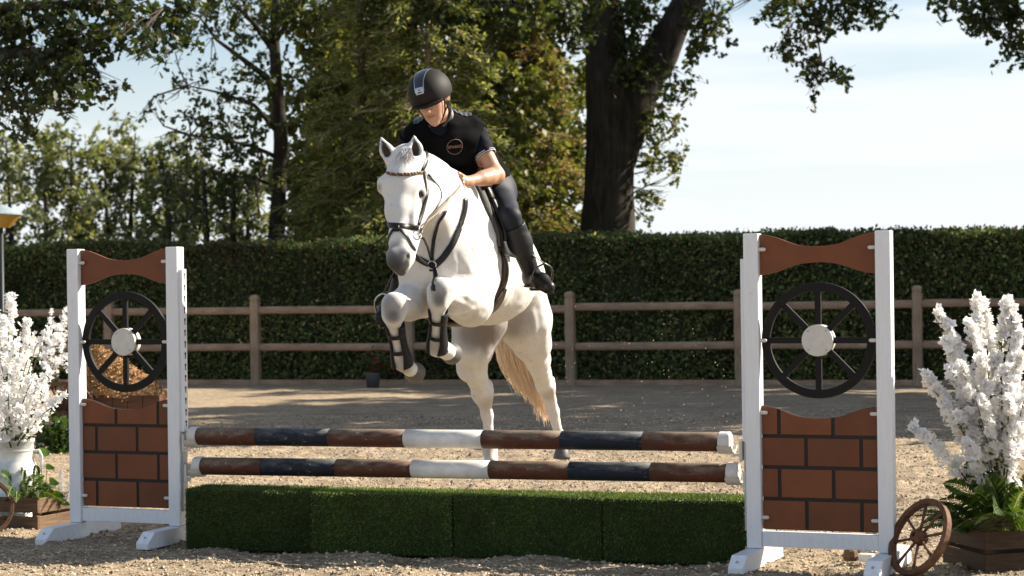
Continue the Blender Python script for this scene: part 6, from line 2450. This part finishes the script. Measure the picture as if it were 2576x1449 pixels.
def build_tack():
    A = at
    # bridle
    b0 = A(1010, 470, 10.93)
    br = empty('bridle', b0, 0, 'dark leather bridle with plaited browband on the white horse', 'bridle')
    mb = MB()
    left_u = [(1066, 432), (1050, 436), (1030, 440), (1008, 441), (988, 440), (974, 436)]
    for k, ph in ((0, 0.0), (1, math.pi)):
        P, N = [], []
        for i in range(len(left_u) - 1):
            for s in range(10):
                t = s / 10.0
                q = ray_h(left_u[i][0] * (1 - t) + left_u[i + 1][0] * t, left_u[i][1] * (1 - t) + left_u[i + 1][1] * t)
                if q is None:
                    continue
                w = (i * 10 + s) * 0.9 + ph
                P.append(q[0] + np.array([0, 0, 0.0045 * math.sin(w)]) + q[1] * 0.004 * (1 + math.cos(w)))
        mb2 = MB()
        mb2.tube(P, 0.0055, 6)
        mb2.build('browband_cord', M_LEATHER_B if k else simple('tan_cord', (0.22, 0.14, 0.08), 0.6, 0.2), br, True, True)
    for nm, pts, w in (('headpiece', [A(1070, 432, 10.95), A(1062, 408, 11.12), A(1030, 380, 11.16), A(985, 412, 11.1), A(970, 436, 11.0)], 0.011),
                       ('cheekpiece', [(1068, 434), (1074, 470), (1071, 500), (1062, 535), (1052, 566)], 0.0085),
                       ('cheekpiece', [A(968, 440, 10.98), A(966, 500, 10.95), A(968, 540, 10.9), A(974, 575, 10.82)], 0.0085),
                       ('throat_lash', [A(1075, 440, 11.0), A(1112, 500, 11.05), A(1095, 530, 11.0), A(1040, 548, 11.05)], 0.006),
                       ('noseband', [(1052, 573), (1036, 571), (1015, 569), (998, 568), (982, 568), (974, 570), A(962, 574, 10.86), A(985, 582, 10.98), A(1035, 590, 10.96)], 0.0125),
                       ('flash_strap', [(1000, 572), (1012, 584), (1026, 600), (1038, 622), A(1030, 645, 10.84)], 0.0085),
                       ('flash_strap', [(996, 572), (986, 584), (978, 600), A(974, 628, 10.8)], 0.0085)):
        mb = MB()
        strap(mb, pts, w * 1.22)
        mb.build(nm, M_LEATHER, br, True, True)
    mb = MB()
    p, n = ray_h(998, 576, 0.008)
    mb.tube([p + np.array([0, 0, 0.016]), p + np.array([0, 0, -0.018])], 0.016, 10, True, 0.4, n)
    mb.build('nose_pad', M_LEATHER, br, True, True)
    ring_c = []
    for (u, v, dd) in ((1054, 586, 0), (975, 592, 0)):
        q = ray_h(u, v, 0.008) or (A(u, v, 10.8), None)
        c = q[0]
        ring_c.append(c)
        mb = MB()
        ex = unit(np.array([0.25, 0.9, 0.1])) if u > 1000 else unit(np.array([-0.25, 0.9, 0.1]))
        mb.tube([c + ex * 0.026 * math.cos(w) + np.array([0, 0, 0.030]) * math.sin(w) for w in np.linspace(0, 2 * math.pi, 21)], 0.0036, 6, False)
        mb.build('bit_ring', M_STEEL, br, True, True)
    mb = MB()
    mb.tube([ring_c[0], A(1040, 606, 10.83), A(1010, 612, 10.82), ring_c[1]], 0.005, 6)
    mb.build('mouthpiece', M_STEEL, br, True, True)
    # reins
    rope = simple('light_rein', (0.23, 0.17, 0.11), 0.7, 0.2)
    for (c, g, mids) in ((ring_c[0], GRIP_L, [A(1076, 556, 10.86), A(1098, 538, 10.95), A(1124, 510, 11.12)]), (ring_c[1], GRIP_R, [A(968, 540, 10.95), A(985, 500, 11.1)])):
        mb = MB()
        P = [c] + mids + [g]
        Q = []
        for i in range(len(P) - 1):
            for s in range(4):
                x = P[i] + (P[i + 1] - P[i]) * s / 4
                r_ = HB.find_nearest(Vector(x))
                if (Vector(x) - r_[0]).dot(r_[1]) < 0.006 and i < 4:
                    x = np.array(r_[0]) + np.array(r_[1]) * 0.006
                Q.append(x)
        Q.append(P[-1])
        mb.tube(Q, 0.0055, 6)
        mb.build('rein', rope if c is ring_c[0] else M_LEATHER, br, True, True)
    mb = MB()
    e = A(1172, 486, 11.45)
    mb.tube([GRIP_L, GRIP_L + np.array([0.03, -0.02, -0.05]), A(1160, 520, 11.5), A(1178, 512, 11.6), e], 0.0055, 6)
    mb.build('rein_loop', M_LEATHER, br, True, True)

    # breastplate
    bp = empty('breastplate', A(1088, 664, 11.1), 0, 'black leather breastplate with straps meeting on the chest of the horse', 'breastplate')
    for nm, pts, w in (('shoulder_strap', [(1170, 500), (1167, 535), (1155, 575), (1137, 616), (1115, 648), (1094, 668)], 0.0145),
                       ('shoulder_strap', [A(1045, 520, 11.7), A(1015, 590, 11.6), (1060, 655), (1088, 668)], 0.0145),
                       ('martingale_fork', [(1120, 529), (1102, 556), (1091, 600), (1087, 640), (1088, 662)], 0.0085),
                       ('girth_strap', [(1090, 668), (1096, 700), (1094, 735), A(1085, 800, 11.55), A(1130, 830, 11.75), A(1170, 832, 11.9)], 0.012)):
        mb = MB()
        strap(mb, pts, w * 1.25, 0.007)
        mb.build(nm, M_LEATHER, bp, True, True)
    c, n = ray_h(1088, 666, 0.010)
    mb = MB()
    ex = unit(np.cross(n, [0, 0, 1]))
    ey = np.cross(ex, n)
    mb.tube([c + (ex * math.cos(w) + ey * math.sin(w)) * 0.022 for w in np.linspace(0, 2 * math.pi, 17)], 0.005, 6, False)
    mb.build('ring', M_STEEL, bp, True, True)
    mb = MB()
    for s in (-1, 1):
        mb.tube([c + ey * 0.02 + ex * 0.008 * s, c + ey * -0.035 + ex * 0.008 * s], 0.010, 6, True, 0.4, n)
    mb.build('keeper', M_LEATHER, bp, True, True)
    # loose martingale pieces from the rings to the bit
    mb = MB()
    mb.tube([ring_c[0] + np.array([0, 0, -0.02]), A(1066, 600, 10.92), A(1076, 622, 11.02), ray_h(1085, 650, 0.012)[0]], [0.008] * 4, 6, True, 0.4, [0.3, -0.9, 0])
    mb.tube([A(1040, 632, 10.82), A(1060, 654, 10.98), ray_h(1082, 668, 0.012)[0]], [0.008] * 3, 6, True, 0.4, [0.3, -0.9, 0])
    mb.build('martingale_strap', M_LEATHER, bp, True, True)

    # saddle patches on the barrel: station s along the axis, angle w round it (0 = up, positive = horse's left)
    ax0, ax1 = A(1128, 610, 11.5), A(1250, 645, 12.9)
    ad = unit(ax1 - ax0)
    sl = unit(np.cross(ad, [0, 0, 1.0]))
    if sl[0] < 0:
        sl = -sl
    uu = np.cross(sl, ad)
    if uu[2] < 0:
        uu = -uu

    def skin_pt(s, w, off):
        c = ax0 + ad * s
        d = uu * math.cos(w) + sl * math.sin(w)
        r_ = HB.ray_cast(Vector(c + d * 1.2), Vector(-d))
        p, n = np.array(r_[0]), np.array(r_[1])
        return p + unit(n * 0.6 + d * 0.4) * off

    def patch(name, outline, mat, parent, o0, o1, nw=28, ns=12, sm=True):
        """outline(w) -> (s0, s1) for angles in its range"""
        w0, w1, fn = outline
        V, F = [], []
        for layer, off in ((0, o0), (1, o1)):
            for i in range(nw + 1):
                w = w0 + (w1 - w0) * i / nw
                a, b = fn(w)
                for k in range(ns + 1):
                    t = k / ns
                    edge = min(t, 1 - t, i / nw, 1 - i / nw)
                    V.append(skin_pt(a + (b - a) * t, w, off - (0.35 * (o1 - o0) * max(0, 1 - edge * 14) if layer else 0)))
        n1 = (nw + 1) * (ns + 1)
        I = lambda l, i, k: l * n1 + i * (ns + 1) + k
        for i in range(nw):
            for k in range(ns):
                F.append((I(1, i, k), I(1, i, k + 1), I(1, i + 1, k + 1), I(1, i + 1, k)))
                F.append((I(0, i, k), I(0, i + 1, k), I(0, i + 1, k + 1), I(0, i, k + 1)))
        for i in range(nw):
            F.append((I(0, i, 0), I(1, i, 0), I(1, i + 1, 0), I(0, i + 1, 0)))
            F.append((I(0, i, ns), I(0, i + 1, ns), I(1, i + 1, ns), I(1, i, ns)))
        for k in range(ns):
            F.append((I(0, 0, k), I(0, 0, k + 1), I(1, 0, k + 1), I(1, 0, k)))
            F.append((I(0, nw, k), I(1, nw, k), I(1, nw, k + 1), I(0, nw, k + 1)))
        return link_mesh(name, np.array(V), F, mat, parent, sm, True)
    sd = empty('saddle', skin_pt(0.5, 0, 0), 0, 'black jumping saddle on a grey pad under the rider', 'saddle')
    padm = simple('grey_saddle_pad', (0.055, 0.053, 0.050), 0.9, 0.35, 70, bump=0.8, sheen=0.4)
    q = R(1)
    patch('saddle_pad', (-92 * q, 92 * q, lambda w: (0.13 + 0.03 * math.cos(w) + 0.035 * abs(w) ** 2, 0.92)), padm, sd, 0.004, 0.026, 34, 14)
    patch('flap', (20 * q, 104 * q, lambda w: (0.26 - 0.05 * math.sin((w - 20 * q) / (84 * q) * math.pi), 0.70 - 0.10 * (w / (104 * q)))), M_LEATHER, sd, 0.024, 0.036)
    patch('flap', (-104 * q, -20 * q, lambda w: (0.26 - 0.05 * math.sin((-w - 20 * q) / (84 * q) * math.pi), 0.70 - 0.10 * (-w / (104 * q)))), M_LEATHER, sd, 0.024, 0.036)
    patch('knee_roll', (34 * q, 86 * q, lambda w: (0.235, 0.30)), M_LEATHER, sd, 0.034, 0.060, 14, 6)
    patch('knee_roll', (-86 * q, -34 * q, lambda w: (0.235, 0.30)), M_LEATHER, sd, 0.034, 0.060, 14, 6)
    patch('seat', (-38 * q, 38 * q, lambda w: (0.24, 0.82)), M_LEATHER, sd, 0.024, 0.060, 16, 14)
    patch('pommel', (-26 * q, 26 * q, lambda w: (0.20, 0.31)), M_LEATHER, sd, 0.028, 0.095, 10, 6)
    patch('girth', (100 * q, 260 * q, lambda w: (0.335, 0.455)), M_LEATHER_B, sd, 0.004, 0.024, 40, 4)
    patch('belly_guard', (136 * q, 224 * q, lambda w: (0.27 + 0.10 * (abs(w - math.pi) / (44 * q)) ** 2, 0.55 - 0.10 * (abs(w - math.pi) / (44 * q)) ** 2)), M_LEATHER_B, sd, 0.022, 0.036, 20, 8)
    for sg in (1, -1):
        patch('girth_buckle', (sg * 118 * q, sg * 124 * q, lambda w: (0.36, 0.43)), M_STEEL, sd, 0.014, 0.022, 3, 3)
    for (an, toe, side) in ((RJ['anL'], RJ['toeL'], 1), (RJ['anR'], RJ['toeR'], -1)):
        ft = unit(toe - an)
        c = an * 0.42 + toe * 0.58
        sdv = unit(np.cross(ft, [0, 0, 1.0]))
        upv = np.cross(sdv, ft)
        if upv[2] < 0:
            upv = -upv
        hw = 0.066
        topp = c + upv * 0.110
        pts = [topp]
        for w in np.linspace(0.5, 2.2, 7):
            pts.append(c + sdv * hw * min(1, math.sin(w) * 1.05) + upv * (0.02 + 0.085 * math.cos(w)))
        pts += [c + sdv * hw - upv * 0.050, c - sdv * hw - upv * 0.050]
        for w in np.linspace(2.2, 0.5, 7):
            pts.append(c - sdv * hw * min(1, math.sin(w) * 1.05) + upv * (0.02 + 0.085 * math.cos(w)))
        pts.append(topp)
        mb = MB()
        mb.tube(pts, 0.0065, 7, False)
        ob = mb.build('stirrup_iron', M_STEEL if side < 0 else simple('dark_steel', (0.10, 0.10, 0.10), 0.3, 0.1, 30, metal=0.9), sd, True, True)
        mb = MB()
        mb.tube([c - sdv * hw - upv * 0.050, c + sdv * hw - upv * 0.050], 0.018, 8, True, 0.3, upv)
        mb.build('tread', M_HOLE, sd, True, True)
        top_ = skin_pt(0.42, side * 74 * q, 0.052)
        for dx in (0.0, 0.016):
            mb = MB()
            e = ad * dx
            mb.tube([top_ + e, (top_ + topp) / 2 + e + np.array([0.008 * side, 0, 0]), topp + e * 0.6], 0.0115, 6, True, 0.25, unit(np.array([0.9 * side, -0.4, 0.1])))
            mb.build('stirrup_leather', M_LEATHER_B, sd, True, True)

    # tendon boots on the forelegs
    def leg_boot(a, b, r, name_lab, strapdirs):
        a, b = np.asarray(a), np.asarray(b)
        o = empty('tendon_boot', (a + b) / 2, 0, name_lab, 'tendon boot', 'black tendon boots on the forelegs')
        d = unit(b - a)
        f = unit(np.array([-0.25, -1, 0]) - d * np.dot([-0.25, -1, 0], d))          # front of the leg
        s = np.cross(d, f)
        if s[0] < 0:
            s = -s
        L_ = np.linalg.norm(b - a)
        V, F = [], []
        n = 16
        rows = 12
        for i in range(rows + 1):
            t = i / rows
            c = a + (b - a) * t
            rr = r * (1.0 - 0.16 * math.sin(math.pi * min(1, t * 1.3)) + 0.45 * max(0, t - 0.66) ** 1.0)
            gap = 0.78 - 0.35 * max(0, t - 0.7) / 0.3
            for k in range(n + 1):
                w = -math.pi + gap * 0.85 + (2 * math.pi - 1.7 * gap) * k / n
                V.append(c + (-f * math.cos(w) + s * math.sin(w)) * rr)
        for i in range(rows):
            for k in range(n):
                F.append((i * (n + 1) + k, i * (n + 1) + k + 1, (i + 1) * (n + 1) + k + 1, (i + 1) * (n + 1) + k))
        me = link_mesh('shell', np.array(V), F, simple('black_neoprene', (0.008, 0.009, 0.011), 0.6, 0.2, 60, spec=0.25), o, True, True)
        md = me.modifiers.new('thick', 'SOLIDIFY')
        md.thickness = 0.009
        md.offset = 1
        for t in (0.22, 0.62):
            c = a + (b - a) * t
            rr = r * (0.90 if t < 0.5 else 0.86) + 0.006
            mb = MB()
            ws = np.linspace(0, 2 * math.pi, 25)
            mb.tube([c + (f * math.cos(w) + s * math.sin(w)) * rr for w in ws], 0.013, 8, False, 0.28, np.array([f * math.cos(w) + s * math.sin(w) for w in ws]))
            mb.build('strap', M_LEATHER, o, True, True)
    leg_boot(A(1103, 782, 11.17), A(1099, 880, 11.32), 0.050, 'black tendon boot on the higher foreleg of the horse', None)
    leg_boot(A(993, 818, 11.11), A(1012, 918, 11.23), 0.048, 'black tendon boot on the lower foreleg of the horse', None)
    # whip in the far hand
    wp = empty('riding_whip', GRIP_R, 0, 'thin black riding whip sticking out left of the bridle', 'whip')
    mb = MB()
    mb.tube([GRIP_R + np.array([0.03, 0.1, 0.05]), GRIP_R, A(985, 580, 11.25), A(906, 642, 11.2)], [0.007, 0.007, 0.005, 0.003], 6)
    mb.build('shaft', M_LEATHER, wp, True, True)


build_tack()


# ------------------------------------------------------------------ sand thrown up by the take-off
def sand_spray():
    N = 190
    P = []
    for i in range(N):
        u = 1390 + 480 * RNG.random() ** 0.8
        v = 720 + 370 * RNG.random() ** 0.7 + (u - 1390) * 0.05
        P.append(at(u, v, 13.2 + 2.2 * RNG.random()))
    for i in range(40):
        P.append(at(1130 + 330 * RNG.random(), 770 + 300 * RNG.random(), 13 + RNG.random()))
    P = np.array(P)
    P[:, 2] = np.maximum(P[:, 2], 0.05)
    octa = np.array([[1, 0, 0], [0, 1, 0], [-1, 0, 0], [0, -1, 0], [0, 0, 1], [0, 0, -1]], float)
    tri = np.array([[0, 1, 4], [1, 2, 4], [2, 3, 4], [3, 0, 4], [1, 0, 5], [2, 1, 5], [3, 2, 5], [0, 3, 5]])
    n = len(P)
    V = P[:, None, :] + octa[None] * (0.0016 + 0.0030 * RNG.random((n, 1, 1)) ** 2) * (0.6 + 0.8 * RNG.random((n, 6, 1)))
    g = fast_mesh('sand_spray', V[:, tri].reshape(-1, 3), 3, simple('flying_sand', (0.5, 0.42, 0.3), 0.9, 0.2))
    tag(g, 'grains of sand thrown up behind the hind hooves of the horse', None, None, 'stuff')


sand_spray()
